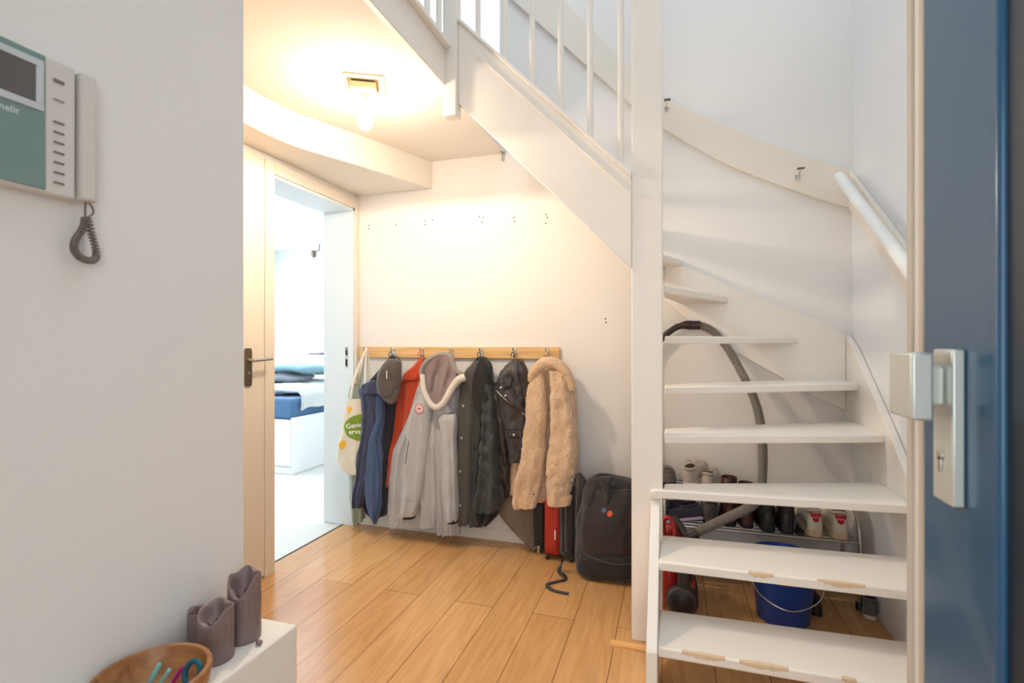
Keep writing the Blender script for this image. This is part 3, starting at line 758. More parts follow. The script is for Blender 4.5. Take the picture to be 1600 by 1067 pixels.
def garment(name, label, cat, hx, group='garments hanging from the coat rack'):
    return thing(name, label, cat, (hx, 2.86, rz0), group)
def loop_hang(t, x, y=2.90, m=BLK, n='hanger_loop'):
    z = rz1 - .030
    obj(n, MB().tube(smooth_path([(x - .012, y, z - .03), (x - .008, y, z - .008), (x, y + .004, z), (x + .008, y, z - .008), (x + .012, y, z - .03)], 4), .0025, 8), m, t)

# ---- sage bag (behind) and cream tote
sg = garment('cloth_bag', 'sage green cloth bag hanging behind the cream tote by the doorway', 'bag', HK[0])
obj('bag_top', drape([(200, 128, 138), (215, 120, 150), (235, 116, 160), (275, 112, 168)], 2.86, .02, seed=3, amp=.004), SAGE, sg)
obj('bag_body', drape([(500, 115, 170), (600, 118, 172), (680, 122, 172), (748, 126, 170)], 2.86, .025, seed=4, folds=3, amp=.012), SAGE, sg)
obj('bag_hem', drape([(560, 136, 176), (640, 140, 180), (700, 150, 182), (735, 156, 180)], 2.89, .02, seed=14, folds=3, amp=.012), SAGE, sg)
obj('strap', MB().tube([hp for hp in smooth_path([P(*C1(130, 215), 2.86), P(*C1(150, 150), 2.88), P(*C1(180, 72), 2.905)], 6)], .006, 8), SAGE, sg)
obj('strap', MB().tube([hp for hp in smooth_path([P(*C1(150, 225), 2.86), P(*C1(168, 150), 2.88), P(*C1(184, 72), 2.905)], 6)], .006, 8), SAGE, sg)
tt = garment('tote_bag', 'cream canvas tote with green blob and white lettering, leftmost on the rack', 'bag', HK[0])
tb = obj('bag_body', drape([(264, 108, 175), (320, 99, 178), (400, 86, 180), (460, 72, 180), (500, 66, 178), (530, 76, 175), (558, 112, 165)], 2.80, .03, seed=5, folds=2, amp=.008, wr=.008), CANVAS, tt)
def band(pts, w, m, t, name, Y=2.83):
    q = smooth_path(pts, 6); v = []
    for i, p in enumerate(q):
        v += [p + Vector((-w / 2, .0, 0)), p + Vector((w / 2, -.002, 0))]
    f = [(2 * i, 2 * i + 1, 2 * i + 3, 2 * i + 2) for i in range(len(q) - 1)]
    return obj(name, MB().add(v, f), m, t, solid=.0025)
band([P(*C1(122, 262), 2.80), P(*C1(135, 190), 2.82), P(*C1(160, 120), 2.86), P(*C1(184, 66), 2.905)], .020, CANVAS, tt, 'strap')
band([P(*C1(172, 262), 2.80), P(*C1(180, 190), 2.82), P(*C1(180, 130), 2.86), P(*C1(186, 66), 2.905)], .018, CANVAS, tt, 'strap')
band([P(*C1(198, 200), 2.90), P(*C1(194, 130), 2.90), P(*C1(188, 66), 2.906)], .018, CANVAS, tt, 'strap')
T = bvh([tb])
obj('printed_blob', patch(T, [(95, 375), (108, 345), (140, 328), (170, 326), (176, 370), (172, 425), (140, 426), (108, 408)], off=.002), GREEN, tt, smooth=False)
obj('printed_mark', patch(T, [(110, 294), (128, 298), (122, 312), (112, 322)], off=.002, rings=3), YEL, tt, smooth=False)
obj('printed_mark', patch(T, [(75, 430), (102, 430), (100, 450), (88, 465), (77, 455)], off=.002, rings=3), YEL, tt, smooth=False)
def print_text(name, body, size, x, y, conv, tree, m, parent, off=.0035, rot=0, line=.8):
    mb = text_mesh('t', body, size, Matrix.Identity(4), None, None, line=line)
    vs = []
    for v in mb.v:
        X, Y = v[0] * cos(rot) - v[1] * sin(rot), v[0] * sin(rot) + v[1] * cos(rot)
        vs.append(hit(tree, *conv(x + X, y - Y), off + v[2]))
    mb.v = [tuple(v) for v in vs]
    return obj(name, mb, m, parent, smooth=False)
print_text('lettering', 'Geniet', 27, 104, 380, C1, T, WHT, tt, rot=.12)
print_text('lettering', 'ervan', 27, 114, 402, C1, T, WHT, tt, rot=.05)

# ---- orange knit
og = garment('knitted_cardigan', 'orange red knitted cardigan hanging between the cap and the light grey parka', 'cardigan', HK[2])
obj('body', drape([(100, 398, 412, .3), (130, 372, 418, .6), (170, 335, 425), (210, 320, 430), (300, 306, 430), (400, 292, 420), (500, 272, 400), (560, 264, 360), (606, 262, 300)], 2.885, .045, seed=8, folds=7, amp=.024), ORANGE, og)
obj('collar', drape([(100, 399, 411), (125, 380, 413), (150, 348, 408), (172, 330, 402), (186, 326, 392)], 2.845, .02, seed=9, amp=.004, nu=48), ORANGE, og)
loop_hang(og, HK[2], m=ORANGE)

# ---- navy jacket
nv = garment('rain_jacket', 'navy blue zipped jacket hanging under the brown grey cap', 'jacket', HK[1])
nb = obj('body', drape([(92, 284, 306, .4), (115, 262, 322, .6), (150, 236, 322, .8), (200, 200, 318), (300, 185, 306), (400, 185, 294), (500, 180, 276), (600, 175, 266), (680, 180, 264), (722, 215, 262)], 2.86, .055, seed=11, folds=16, amp=.034, drift=.2), NAVYD, nv)
nsl = obj('sleeve', drape([(196, 196, 236, .6), (220, 168, 240), (262, 170, 244), (350, 172, 240), (450, 160, 226), (550, 148, 206), (620, 140, 192), (688, 134, 176)], 2.805, .05, seed=12, folds=5, amp=.010, wr=.012), NAVY, nv)
npn = obj('front_panel', drape([(236, 226, 250, .5), (300, 226, 258), (360, 222, 252), (430, 190, 244), (500, 178, 248), (600, 176, 246), (690, 190, 242), (756, 214, 226)], 2.79, .032, seed=13, folds=5, amp=.012, wr=.008), NAVYL, nv)
obj('hood', drape([(190, 205, 250), (205, 170, 262), (225, 166, 262), (240, 172, 246)], 2.775, .03, seed=15, amp=.006), NAVY, nv)
T = bvh([npn, nsl])
obj('zipper', seam(T, [(236, 242), (250, 290), (246, 340), (226, 410), (226, 470), (236, 540), (234, 640), (218, 745)], .003), NAVY, nv)
obj('zipper_pull', snap(T, 224, 455, .003).add([], []), CHROME, nv)
obj('zipper_pull', snap(T, 217, 662, .003), CHROME, nv)
loop_hang(nv, HK[1])

# ---- cap
cp = garment('baseball_cap', 'brown grey baseball cap hanging over the navy jacket', 'cap', HK[1])
cc = obj('crown', drape([(103, 276, 306, .4), (112, 264, 320, .7), (150, 240, 322), (200, 232, 320), (235, 238, 314), (246, 246, 308)], 2.73, .05, seed=21, folds=2, amp=.006, wr=.006), CAPC, cp)
obj('brim', drape([(222, 238, 314), (244, 240, 312), (262, 250, 308), (274, 264, 302), (280, 276, 294)], 2.70, .012, seed=22, amp=.002, wr=.002), CAPC, cp)
obj('cap_strap', MB().tube(smooth_path([P(*C1(268, 112), 2.75), P(*C1(276, 96), 2.80), P(*C1(290, 86), 2.88), P(*C1(302, 96), 2.82), P(*C1(308, 108), 2.76)], 5), .004, 8), CAPC, cp)
T = bvh([cc])
obj('label_tag', seam(T, [(265, 150), (265, 166), (265, 182)], .0028), WHT, cp)

# ---- charcoal coat
ch = garment('winter_coat', 'long charcoal winter coat with metal snaps, right of the light grey parka', 'coat', HK[4])
cb = obj('body', drape([(96, 628, 658, .4), (112, 612, 672, .7), (140, 592, 684), (200, 572, 690), (300, 560, 700), (450, 556, 708), (600, 552, 716), (690, 560, 716), (722, 585, 706), (758, 600, 672)], 2.87, .06, seed=31, folds=12, amp=.026), BLK, ch)
cpn = obj('front_panel', drape([(112, 612, 640, .5), (150, 578, 632), (200, 560, 618), (300, 552, 612), (450, 547, 606), (600, 545, 604), (700, 546, 606), (758, 552, 590)], 2.815, .035, seed=32, folds=2.5, amp=.010), CHAR, ch)
csl = obj('sleeve', drape([(205, 640, 692, .7), (300, 650, 702), (400, 645, 708), (500, 640, 714), (600, 630, 722), (665, 622, 724), (695, 618, 716), (706, 640, 700)], 2.815, .055, seed=33, folds=4, amp=.018, wr=.016, wf=20, quilt=.012, qn=36), GRNBLK, ch)
obj('side_panel', drape([(150, 604, 650, .6), (250, 606, 655), (400, 600, 650), (550, 595, 640), (700, 590, 640), (760, 600, 650)], 2.84, .045, seed=34, folds=3, amp=.014, quilt=.010, qn=36), GRNBLK, ch)
obj('yoke', drape([(100, 634, 652, .6), (130, 618, 672), (180, 606, 682), (240, 604, 690), (300, 612, 690), (316, 630, 680)], 2.80, .028, seed=35, folds=2, amp=.006), BLK, ch)
obj('collar_loop', MB().tube(smooth_path([P(*C1(660, 175), 2.84), P(*C1(658, 130), 2.83), P(*C1(668, 116), 2.83), P(*C1(680, 128), 2.83), P(*C1(676, 160), 2.84), P(*C1(668, 190), 2.84)], 6), .0045, 8), BLK, ch)
T = bvh([cpn])
for q in ((568, 290), (561, 418), (556, 550), (556, 686)):
    obj('snap_button', snap(T, *q, .0075), STEEL, ch)
loop_hang(ch, HK[4])

# ---- light grey parka
pk = garment('hooded_parka', 'light grey hooded parka with a round red chest badge', 'coat', HK[3])
pbm = obj('body', drape([(170, 405, 560, .5), (220, 388, 560, .8), (280, 372, 560), (340, 352, 558), (420, 316, 556), (480, 292, 554), (600, 279, 553), (700, 273, 552), (758, 271, 548)], 2.85, .07, seed=41, folds=13, amp=.034, drift=.25), PARKA, pk)
psl = obj('sleeve', drape([(240, 392, 440, .6), (300, 372, 446), (380, 352, 440), (460, 346, 432), (560, 334, 420), (640, 326, 408), (722, 320, 384)], 2.775, .045, seed=42, folds=5, amp=.016, wr=.010), PARKA, pk)
psr = obj('sleeve', drape([(322, 480, 540, .5), (345, 474, 544), (420, 486, 540), (500, 490, 544), (600, 492, 546), (680, 494, 548), (742, 502, 548)], 2.765, .045, seed=43, folds=6, amp=.018, wr=.010), PARKA, pk)
obj('front_tail', drape([(380, 438, 500), (500, 446, 530), (640, 460, 550), (740, 468, 555), (796, 472, 556)], 2.805, .035, seed=44, folds=10, amp=.022), PARKA, pk)
obj('front_fold', drape([(330, 446, 458, .5), (420, 440, 464), (560, 436, 462), (680, 440, 466), (764, 446, 462)], 2.785, .022, seed=48, folds=2, amp=.006, wr=.008, nu=40), PARKA, pk)
obj('front_fold', drape([(390, 392, 402, .5), (500, 388, 412), (600, 396, 420), (700, 404, 430), (764, 410, 428)], 2.79, .022, seed=49, folds=2, amp=.006, wr=.008, nu=40), PARKA, pk)
obj('cuff', drape([(718, 328, 380), (734, 332, 378)], 2.775, .034, seed=1, amp=0, wr=.001, nz=5), BLK, pk)
obj('cuff', drape([(738, 508, 548), (752, 511, 547)], 2.765, .034, seed=1, amp=0, wr=.001, nz=5), BLK, pk)
T = bvh([pbm, psl])
obj('pocket_seam', seam(T, [(352, 430), (344, 480), (338, 520)], .002), BLK, pk)
obj('cuff_seam', seam(T, [(328, 662), (360, 666), (400, 664)], .001), HOODG, pk)
# badge
def disc(tree, cx, cy, r, off, r0=0, n=28, sy=1.0):
    vs = []
    for k in range(4):
        rr = r0 + (r - r0) * k / 3
        for j in range(n):
            th = 2 * pi * j / n
            vs.append(hit(tree, *C1(cx + rr * cos(th), cy + rr * sy * sin(th)), off))
    return MB().add(vs, [(i * n + j, i * n + (j + 1) % n, (i + 1) * n + (j + 1) % n, (i + 1) * n + j) for i in range(3) for j in range(n)])
obj('round_badge', disc(T, 394, 302, 17.5, .003, 0, sy=1.12), WHT, pk, smooth=False)
obj('badge_ring', disc(T, 394, 302, 17.5, .0042, 14.8, sy=1.12), REDP, pk, smooth=False)
obj('badge_ring', disc(T, 394, 302, 11.5, .0042, 9.3, sy=1.12), REDP, pk, smooth=False)
obj('badge_emblem', patch(T, [(386, 302), (389, 297), (394, 295), (399, 298), (402, 303), (399, 307), (396, 303), (392, 304), (388, 308)], off=.0045, rings=3), REDP, pk, smooth=False)
# hood
obj('hood_shell', drape([(90, 690, 765, .5), (120, 610, 805), (180, 500, 840), (250, 445, 860), (330, 430, 900), (400, 440, 905), (520, 460, 860), (640, 510, 800), (730, 590, 680)], 2.815, .035, conv=C4, seed=45, folds=2, amp=.004, wr=.006, nz=36), HOODG, pk)
def rimtube(pts, Y, r, conv=C4, k=6):
    q = smooth_path([Vector((a[0], a[1], a[2] if len(a) > 2 else Y)) for a in pts], k)
    rr = r if not isinstance(r, list) else [r[0] + (r[1] - r[0]) * i / (len(q) - 1) for i in range(len(q))]
    return MB().tube([P(*conv(v.x, v.y), v.z) for v in q], rr, 14, rz=None)
obj('hood_edge', rimtube([(440, 350, 2.75), (455, 260, 2.75), (530, 170, 2.755), (630, 115, 2.76), (720, 100, 2.765), (780, 140, 2.765), (815, 220, 2.765), (860, 300, 2.765), (930, 340, 2.765)], 2.76, .0135), HOODG, pk)
obj('hood_trim', rimtube([(458, 345, 2.745), (465, 450, 2.735), (485, 560, 2.73), (545, 680, 2.725), (620, 735, 2.725), (700, 690, 2.725), (765, 590, 2.73), (820, 490, 2.74), (890, 405, 2.745), (965, 375, 2.755)], 2.74, [.0145, .023]), PARKA_W, pk)
inner = smooth_path([Vector((500, 330, 0)), Vector((500, 450, 0)), Vector((515, 580, 0)), Vector((570, 690, 0)), Vector((625, 705, 0)), Vector((700, 650, 0)), Vector((765, 550, 0)), Vector((830, 430, 0)), Vector((850, 350, 0)), Vector((820, 260, 0)), Vector((790, 180, 0)), Vector((740, 130, 0)), Vector((620, 150, 0)), Vector((530, 210, 0)), Vector((480, 270, 0))], 5, closed=True)
ctr = Vector((650, 420, 0)); vs = []; nn = len(inner); RG = 14
for k in range(RG + 1):
    t = 1 - k / RG
    for v in inner:
        p = ctr.lerp(v, t * 1.04 if k == 0 else t)
        yy = 2.752 + .022 * (1 - t * t) - .016 * sin((p.x - 500) / 26 + (p.y - 400) / 120) * (1 - t ** 3) + .008 * noise.noise(Vector((p.x / 60, p.y / 90, 3)))
        vs.append(P(*C4(p.x, p.y), yy))
obj('hood_lining', MB().add(vs, [(i * nn + j, i * nn + (j + 1) % nn, (i + 1) * nn + (j + 1) % nn, (i + 1) * nn + j) for i in range(RG) for j in range(nn)]), LINING, pk)
obj('chin_flap', drape([(700, 590, 780), (760, 620, 800), (800, 635, 800), (828, 650, 700)], 2.765, .02, conv=C4, seed=47, amp=.004, nz=12), PARKA, pk)
T = bvh([bpy.data.objects['front_tail'], pbm])
obj('front_seam', seam(T, [(580, 780), (570, 880), (550, 990), (550, 1060)], .0015, conv=C4), HOODG, pk)
loop_hang(pk, HK[3], m=HOODG)

# ---- leather jacket
le = garment('leather_jacket', 'black leather biker jacket with silver zip and pocket flap', 'jacket', HK[5])
lb = obj('body', drape([(104, 766, 790, .4), (120, 748, 798, .6), (150, 722, 812), (190, 704, 818), (240, 700, 824), (320, 715, 832), (380, 730, 834), (440, 742, 834), (498, 750, 828), (508, 754, 818)], 2.80, .05, seed=51, folds=4, amp=.016, wr=.014, wf=18), LEATH, le)
lsl = obj('sleeve', drape([(196, 690, 722, .6), (260, 688, 738), (340, 694, 748), (430, 704, 752), (520, 716, 756), (600, 724, 754), (652, 732, 748)], 2.835, .05, seed=52, folds=2, amp=.008, wr=.016, wf=26), LEATH, le)
obj('shoulder', drape([(112, 786, 800, .5), (150, 790, 820), (200, 800, 826), (250, 810, 828), (290, 816, 826)], 2.775, .03, seed=53, folds=2, amp=.008, wr=.010, wf=24), LEATH, le)
T = bvh([lb])
obj('lapel', patch(T, [(250, 372), (300, 330), (370, 282), (415, 335), (385, 428), (295, 455)], conv=C5, off=.012, smoothk=1), LEATH, le, solid=.002)
obj('lapel', patch(T, [(300, 470), (400, 440), (470, 560), (560, 700), (500, 700), (340, 560)], conv=C5, off=.007, smoothk=1), LEATH, le, solid=.002)
obj('zipper', seam(T, [(240, 470), (330, 560), (420, 625), (490, 685), (560, 765), (590, 850), (588, 950), (580, 1060), (560, 1180)], .0028, conv=C5), CHROME, le)
obj('zipper_tape', seam(T, [(232, 482), (322, 572), (412, 638), (482, 698), (550, 778), (578, 850), (574, 950), (566, 1060), (546, 1180)], .0035, conv=C5), BLK, le)
obj('pocket_flap', patch(T, [(350, 878), (505, 878), (505, 935), (425, 970), (350, 945)], conv=C5, off=.006, smoothk=1), LEATH, le, solid=.002)
obj('flap_stitching', seam(T, [(350, 875), (430, 876), (507, 876)], .0015, conv=C5, off=.004), BLK, le)
for q in ((285, 437, .014), (332, 520, .009), (418, 930, .008)):
    obj('stud', snap(T, q[0], q[1], .0065, conv=C5, off=q[2]), CHROME, le)
loop_hang(le, HK[5])

# ---- animal print scarf edge behind leather and teddy
LEO = mat('animal_print_cloth', rgb(120, 96, 66), .9, noise_amt=.8, scale=120)
sc_ = garment('scarf', 'small piece of speckled brown scarf between leather and teddy jackets', 'scarf', HK[5])
obj('scarf_cloth', drape([(104, 792, 806), (140, 798, 820), (180, 808, 828), (230, 814, 836)], 2.875, .02, seed=55, amp=.004), LEO, sc_)

# ---- taupe garment behind the teddy jacket
br = garment('wool_coat', 'taupe wool coat almost hidden behind the beige teddy jacket', 'coat', HK[6])
bw = obj('body', drape([(540, 870, 912), (600, 862, 912), (688, 856, 908), (694, 862, 904)], 2.885, .03, seed=61, folds=4, amp=.01), BRN, br)
bw2 = obj('hanging_corner', drape([(640, 742, 860), (690, 716, 856), (712, 708, 854), (760, 742, 856), (800, 780, 858), (835, 815, 862), (862, 846, 860)], 2.86, .025, seed=62, folds=4, amp=.010), BRN, br)
T = bvh([bw2])
obj('zipper', seam(T, [(806, 812), (830, 836), (850, 858), (860, 836), (862, 815)], .0035), STEEL, br)

# ---- teddy jacket
td = garment('teddy_jacket', 'beige fleece teddy jacket, rightmost garment on the rack', 'jacket', HK[6])
tbm = obj('body', drape([(100, 880, 935, .4), (118, 862, 970, .7), (150, 842, 988), (200, 830, 1005), (260, 822, 1016), (400, 800, 1023), (500, 765, 1026), (580, 745, 1025), (630, 738, 1022), (658, 772, 1008)], 2.865, .04, seed=71, folds=5, amp=.022, hf=.004, nu=140, nz=110), TEDDY, td)
tsl = obj('sleeve', drape([(158, 850, 888, .5), (220, 828, 898, .8), (330, 812, 902), (450, 800, 897), (540, 792, 890), (600, 780, 880), (650, 772, 868), (688, 780, 858)], 2.795, .06, seed=72, folds=3, amp=.018, wr=.016, hf=.004, nu=110, nz=110), TEDDY, td)
tsr = obj('sleeve', drape([(150, 914, 965, .5), (220, 916, 990, .8), (330, 918, 1012), (430, 914, 1022), (510, 900, 1020), (560, 906, 1016), (590, 900, 1010), (640, 904, 1004), (676, 910, 996)], 2.79, .06, seed=73, folds=3, amp=.018, wr=.018, hf=.004, nu=110, nz=110), TEDDY, td)
obj('sleeve_fold', drape([(528, 905, 1000), (545, 898, 1012), (562, 900, 1008), (580, 915, 990)], 2.765, .05, seed=74, amp=.008, wr=.010, hf=.003, nu=90, nz=20), TEDDY, td)
q = smooth_path([Vector((832, 190, 2.79)), Vector((850, 155, 2.775)), Vector((880, 124, 2.77)), Vector((915, 116, 2.77)), Vector((950, 130, 2.77)), Vector((980, 165, 2.775)), Vector((1003, 225, 2.785))], 8)
vs = [P(*C1(v.x, v.y), v.z) for v in q]
mb = MB().tube(vs, [.022 + .008 * sin(pi * i / (len(vs) - 1)) for i in range(len(vs))], 28)
mb.v = [tuple(Vector(v) + Vector((0, -1, 0)) * noise.noise(Vector(v) * 130) * .004 + Vector((0, 0, 1)) * noise.noise(Vector(v) * 40) * .004) for v in mb.v]
obj('collar', mb, TEDDY, td)
obj('cuff', drape([(640, 776, 866), (655, 772, 862), (682, 778, 860)], 2.79, .062, seed=75, amp=.003, hf=.002, nz=10), TEDDYS, td)
obj('cuff', drape([(640, 904, 1003), (655, 905, 1003), (678, 908, 998)], 2.785, .062, seed=76, amp=.003, hf=.002, nz=10), TEDDYS, td)
T = bvh([tsl, tsr, tbm])
obj('sleeve_seam', seam(T, [(898, 160), (906, 220), (910, 330), (905, 450), (898, 545)], .0025, off=0), TEDDYS, td)
obj('cuff_button', snap(T, 848, 640, .006), BRN, td)
obj('cuff_button', snap(T, 992, 655, .006), BRN, td)
loop_hang(td, HK[6], m=TEDDYS)
# ------------------------------------------------------------------ luggage on the floor under the rack
def C3(X, Y): return (840 + X / 4.847, 720 + Y / 4.847)
def rrect(y0, y1, z0, z1, r, k=5):
    out = []
    for (cy, cz, a0) in ((y1 - r, z1 - r, 0), (y0 + r, z1 - r, 90), (y0 + r, z0 + r, 180), (y1 - r, z0 + r, 270)):
        for i in range(k + 1):
            a = radians(a0 + 90 * i / k); out.append((cy + r * cos(a), cz + r * sin(a)))
    return out
REDS = mat('red_shell_fabric', rgb(176, 44, 26), .55, noise_amt=.06, scale=30, bump=.2, bscale=200)
GREYZ = cloth('grey_zip_fabric', rgb(92, 86, 80)); BLKN = cloth('black_nylon', rgb(30, 27, 27), rough=.6)
xs = P(850, 870, 2.76).x
su = thing('suitcase', 'small upright red suitcase with grey zip sides, beside the black backpack', 'suitcase', (xs + .08, 2.85, 0))
obj('front_shell', MB().prism(rrect(2.765, 2.955, .022, .345, .045), 'x', xs, xs + .085), REDS, su, bevel=0.012)
obj('zip_gusset', MB().prism(rrect(2.770, 2.955, .022, .36, .045), 'x', xs + .085, xs + .125), GREYZ, su, bevel=0.004)
obj('back_shell', MB().prism(rrect(2.765, 2.955, .022, .48, .045), 'x', xs + .125, xs + .165), BLKN, su, bevel=0.010)
obj('zipper', MB().tube([(xs + .105, 2.768, .06), (xs + .105, 2.768, .32)], .004, 8), BLK, su)
obj('zipper_pull', MB().box(xs + .100, xs + .108, 2.758, 2.765, .20, .28), BLK, su, bevel=0.002)
obj('side_pocket', MB().box(xs + .012, xs + .072, 2.757, 2.766, .07, .20), REDS, su, bevel=0.004)
obj('logo_patch', MB().box(xs + .060, xs + .066, 2.754, 2.757, .125, .175), WHT, su, smooth=False)
obj('carry_handle', MB().tube(smooth_path([(xs + .145, 2.80, .475), (xs + .148, 2.80, .515), (xs + .15, 2.85, .53), (xs + .148, 2.91, .515), (xs + .145, 2.92, .475)], 5), .012, 10), BLKN, su)
obj('handle_ring', MB().tube([(xs + .16, 2.78 + .0, .44) if False else (xs + .150 + .012 * cos(a), 2.762, .44 + .018 * sin(a)) for a in [2 * pi * k / 16 for k in range(16)]], .004, 8, closed=True), CHROME, su)
for yy in (2.79, 2.93):
    obj('wheel', MB().lathe([(.005, -.01), (.018, -.008), (.018, .008), (.005, .01)], (xs + .012, yy, .018), 16, 'x').lathe([(.005, -.01), (.018, -.008), (.018, .008), (.005, .01)], (xs + .145, yy, .018), 16, 'x'), BLACKP, su)

xp = P(843, 840, 2.86).x
pc = thing('shoulder_bag', 'narrow black bag with a yellow top edge, squeezed between taupe coat and red suitcase', 'bag', (xp, 2.90, 0))
obj('bag_body', MB().prism(rrect(2.84, 2.95, .0, .30, .03), 'x', xp - .035, xp + .028), BLKN, pc, bevel=0.01)
obj('top_edge', MB().prism(rrect(2.838, 2.952, .285, .345, .02), 'x', xp - .036, xp + .029), YEL, pc, bevel=0.008)
obj('buckle', MB().box(xp - .006, xp + .010, 2.826, 2.842, .01, .05), STEEL, pc, bevel=0.003)

# backpack
BPB = cloth('backpack_black', rgb(27, 23, 22), rough=.7, amt=.2, sc=12); BPF = cloth('backpack_front_brown_black', rgb(42, 35, 31), rough=.65, amt=.25, sc=10)
bp_ = thing('backpack', 'large black backpack with blue and orange dots, leaning behind the tall post', 'backpack', (-.33, 2.72, 0))
b1 = obj('main_bag', drape([(112, 430, 590, .35), (130, 396, 680, .6), (170, 366, 760, .85), (260, 345, 800), (400, 305, 815), (560, 290, 820), (700, 284, 822), (790, 290, 818), (835, 310, 805, .92), (852, 345, 780, .8)], 2.715, .115, conv=C3, seed=81, folds=2, amp=.012, wr=.016, wf=12), BPB, bp_)
b2 = obj('front_pocket', drape([(215, 420, 700, .35), (260, 395, 740, .7), (380, 350, 765), (520, 330, 770), (620, 325, 772), (680, 330, 770), (720, 345, 765, .7)], 2.625, .045, conv=C3, seed=82, folds=1.6, amp=.008, wr=.012, wf=12), BPF, bp_)
b3 = obj('bottom_pocket', drape([(690, 335, 800, .5), (720, 310, 815, .9), (790, 300, 818), (850, 320, 806), (880, 360, 785, .8)], 2.62, .045, conv=C3, seed=83, folds=1.6, amp=.005, wr=.008), BPB, bp_)
obj('top_flap', drape([(118, 452, 590, .6), (150, 470, 560), (230, 500, 560), (300, 505, 555), (330, 512, 545)], 2.60, .020, conv=C3, seed=84, folds=1.5, amp=.003), BPF, bp_)
obj('shoulder_strap', drape([(90, 300, 330, .5), (150, 305, 372), (260, 300, 378), (400, 290, 350), (520, 282, 320)], 2.70, .03, conv=C3, seed=85, folds=1.5, amp=.004), BLKN, bp_)
obj('carry_loop', MB().tube(smooth_path([P(*C3(440, 130), 2.70), P(*C3(470, 105), 2.69), P(*C3(560, 112), 2.69), P(*C3(620, 140), 2.70)], 6), .008, 10), BLKN, bp_)
T = bvh([b1, b2, b3])
obj('pocket_piping', seam(T, [(335, 690), (420, 735), (520, 770), (620, 785), (720, 780)], .0022, conv=C3, off=.002), GREYZ, bp_)
def disc3(cx, cy, r, off, sy=1.1, n=22):
    vs = [hit(T, *C3(cx + r * k / 2 * cos(2 * pi * j / n), cy + r * sy * k / 2 * sin(2 * pi * j / n)), off) for k in range(3) for j in range(n)]
    return MB().add(vs, [(i * n + j, i * n + (j + 1) % n, (i + 1) * n + (j + 1) % n, (i + 1) * n + j) for i in range(2) for j in range(n)])
obj('blue_dot', disc3(503, 374, 19, .002), mat('dot_blue', rgb(80, 96, 140), .6), bp_, smooth=False)
obj('orange_dot', disc3(547, 400, 21, .0032), mat('dot_orange', rgb(226, 92, 50), .6), bp_, smooth=False)
def floor_pt(px, py, z=.004):
    v = (HZ - py) / F; d = (z - CH) / v; u = (px - 800) / F
    return Vector(((-SY + u * CY) * d, (CY + u * SY) * d, z))
q = smooth_path([P(*C3(225, 690), 2.62), floor_pt(*C3(185, 770), .05), floor_pt(*C3(163, 835), .012), floor_pt(*C3(200, 868), .012), floor_pt(*C3(205, 898)), floor_pt(*C3(140, 915)), floor_pt(*C3(78, 935)), floor_pt(*C3(95, 968)), floor_pt(*C3(160, 992)), floor_pt(*C3(235, 1004))], 7)
v = []
for i, p in enumerate(q):
    t = (q[min(i + 1, len(q) - 1)] - q[max(i - 1, 0)]).normalized(); s_ = t.cross(Vector((0, 0, 1))).normalized()
    a = .011
    v += [p + s_ * a, p - s_ * a]
obj('webbing_strap', MB().add(v, [(2 * i, 2 * i + 1, 2 * i + 3, 2 * i + 2) for i in range(len(q) - 1)]), BLKN, bp_, solid=.003)
obj('strap_slider', MB().sphere(floor_pt(*C3(190, 862), .014), .014, .010, .009, 12, 8), BLACKP, bp_)

# ------------------------------------------------------------------ shoe rack
RKM = mat('rack_chrome', rgb(176, 172, 166), .28, .9, .05, 20)
rk = thing('shoe_rack', 'metal tube shoe rack standing under the winding treads', 'shoe rack', (.40, 2.80, 0))
SZ = .300
def shelf(z, x0, x1, y0, y1, n):
    mb = MB()
    for k in range(n):
        y = y0 + (y1 - y0) * k / (n - 1)
        mb.tube([(x0, y, z), (x1, y, z)], .0055, 8)
    return mb
obj('shelf', shelf(SZ, -.03, .80, 2.665, 2.92, 7), RKM, rk)
obj('shelf', shelf(.080, -.03, .80, 2.665, 2.92, 7), RKM, rk)
obj('shelf', shelf(.462, -.03, .150, 2.75, 2.92, 4), RKM, rk)
for x in (-.035, .805):
    obj('end_frame', MB().tube(smooth_path([(x, 2.675, .02), (x, 2.665, .15), (x, 2.668, .30), (x, 2.69, .38), (x, 2.74, .42), (x, 2.84, .42), (x, 2.90, .38), (x, 2.915, .28), (x, 2.915, .02)], 6), .009, 12), RKM, rk)
    for y in (2.675, 2.915):
        obj('foot', MB().lathe([(.012, 0), (.017, .004), (.017, .025), (.012, .034)], (x, y, 0), 14), BLACKP, rk)
obj('end_frame', MB().tube([(.155, 2.75, SZ), (.155, 2.75, .462), (.155, 2.92, .462), (.155, 2.92, SZ)], .007, 10), RKM, rk)

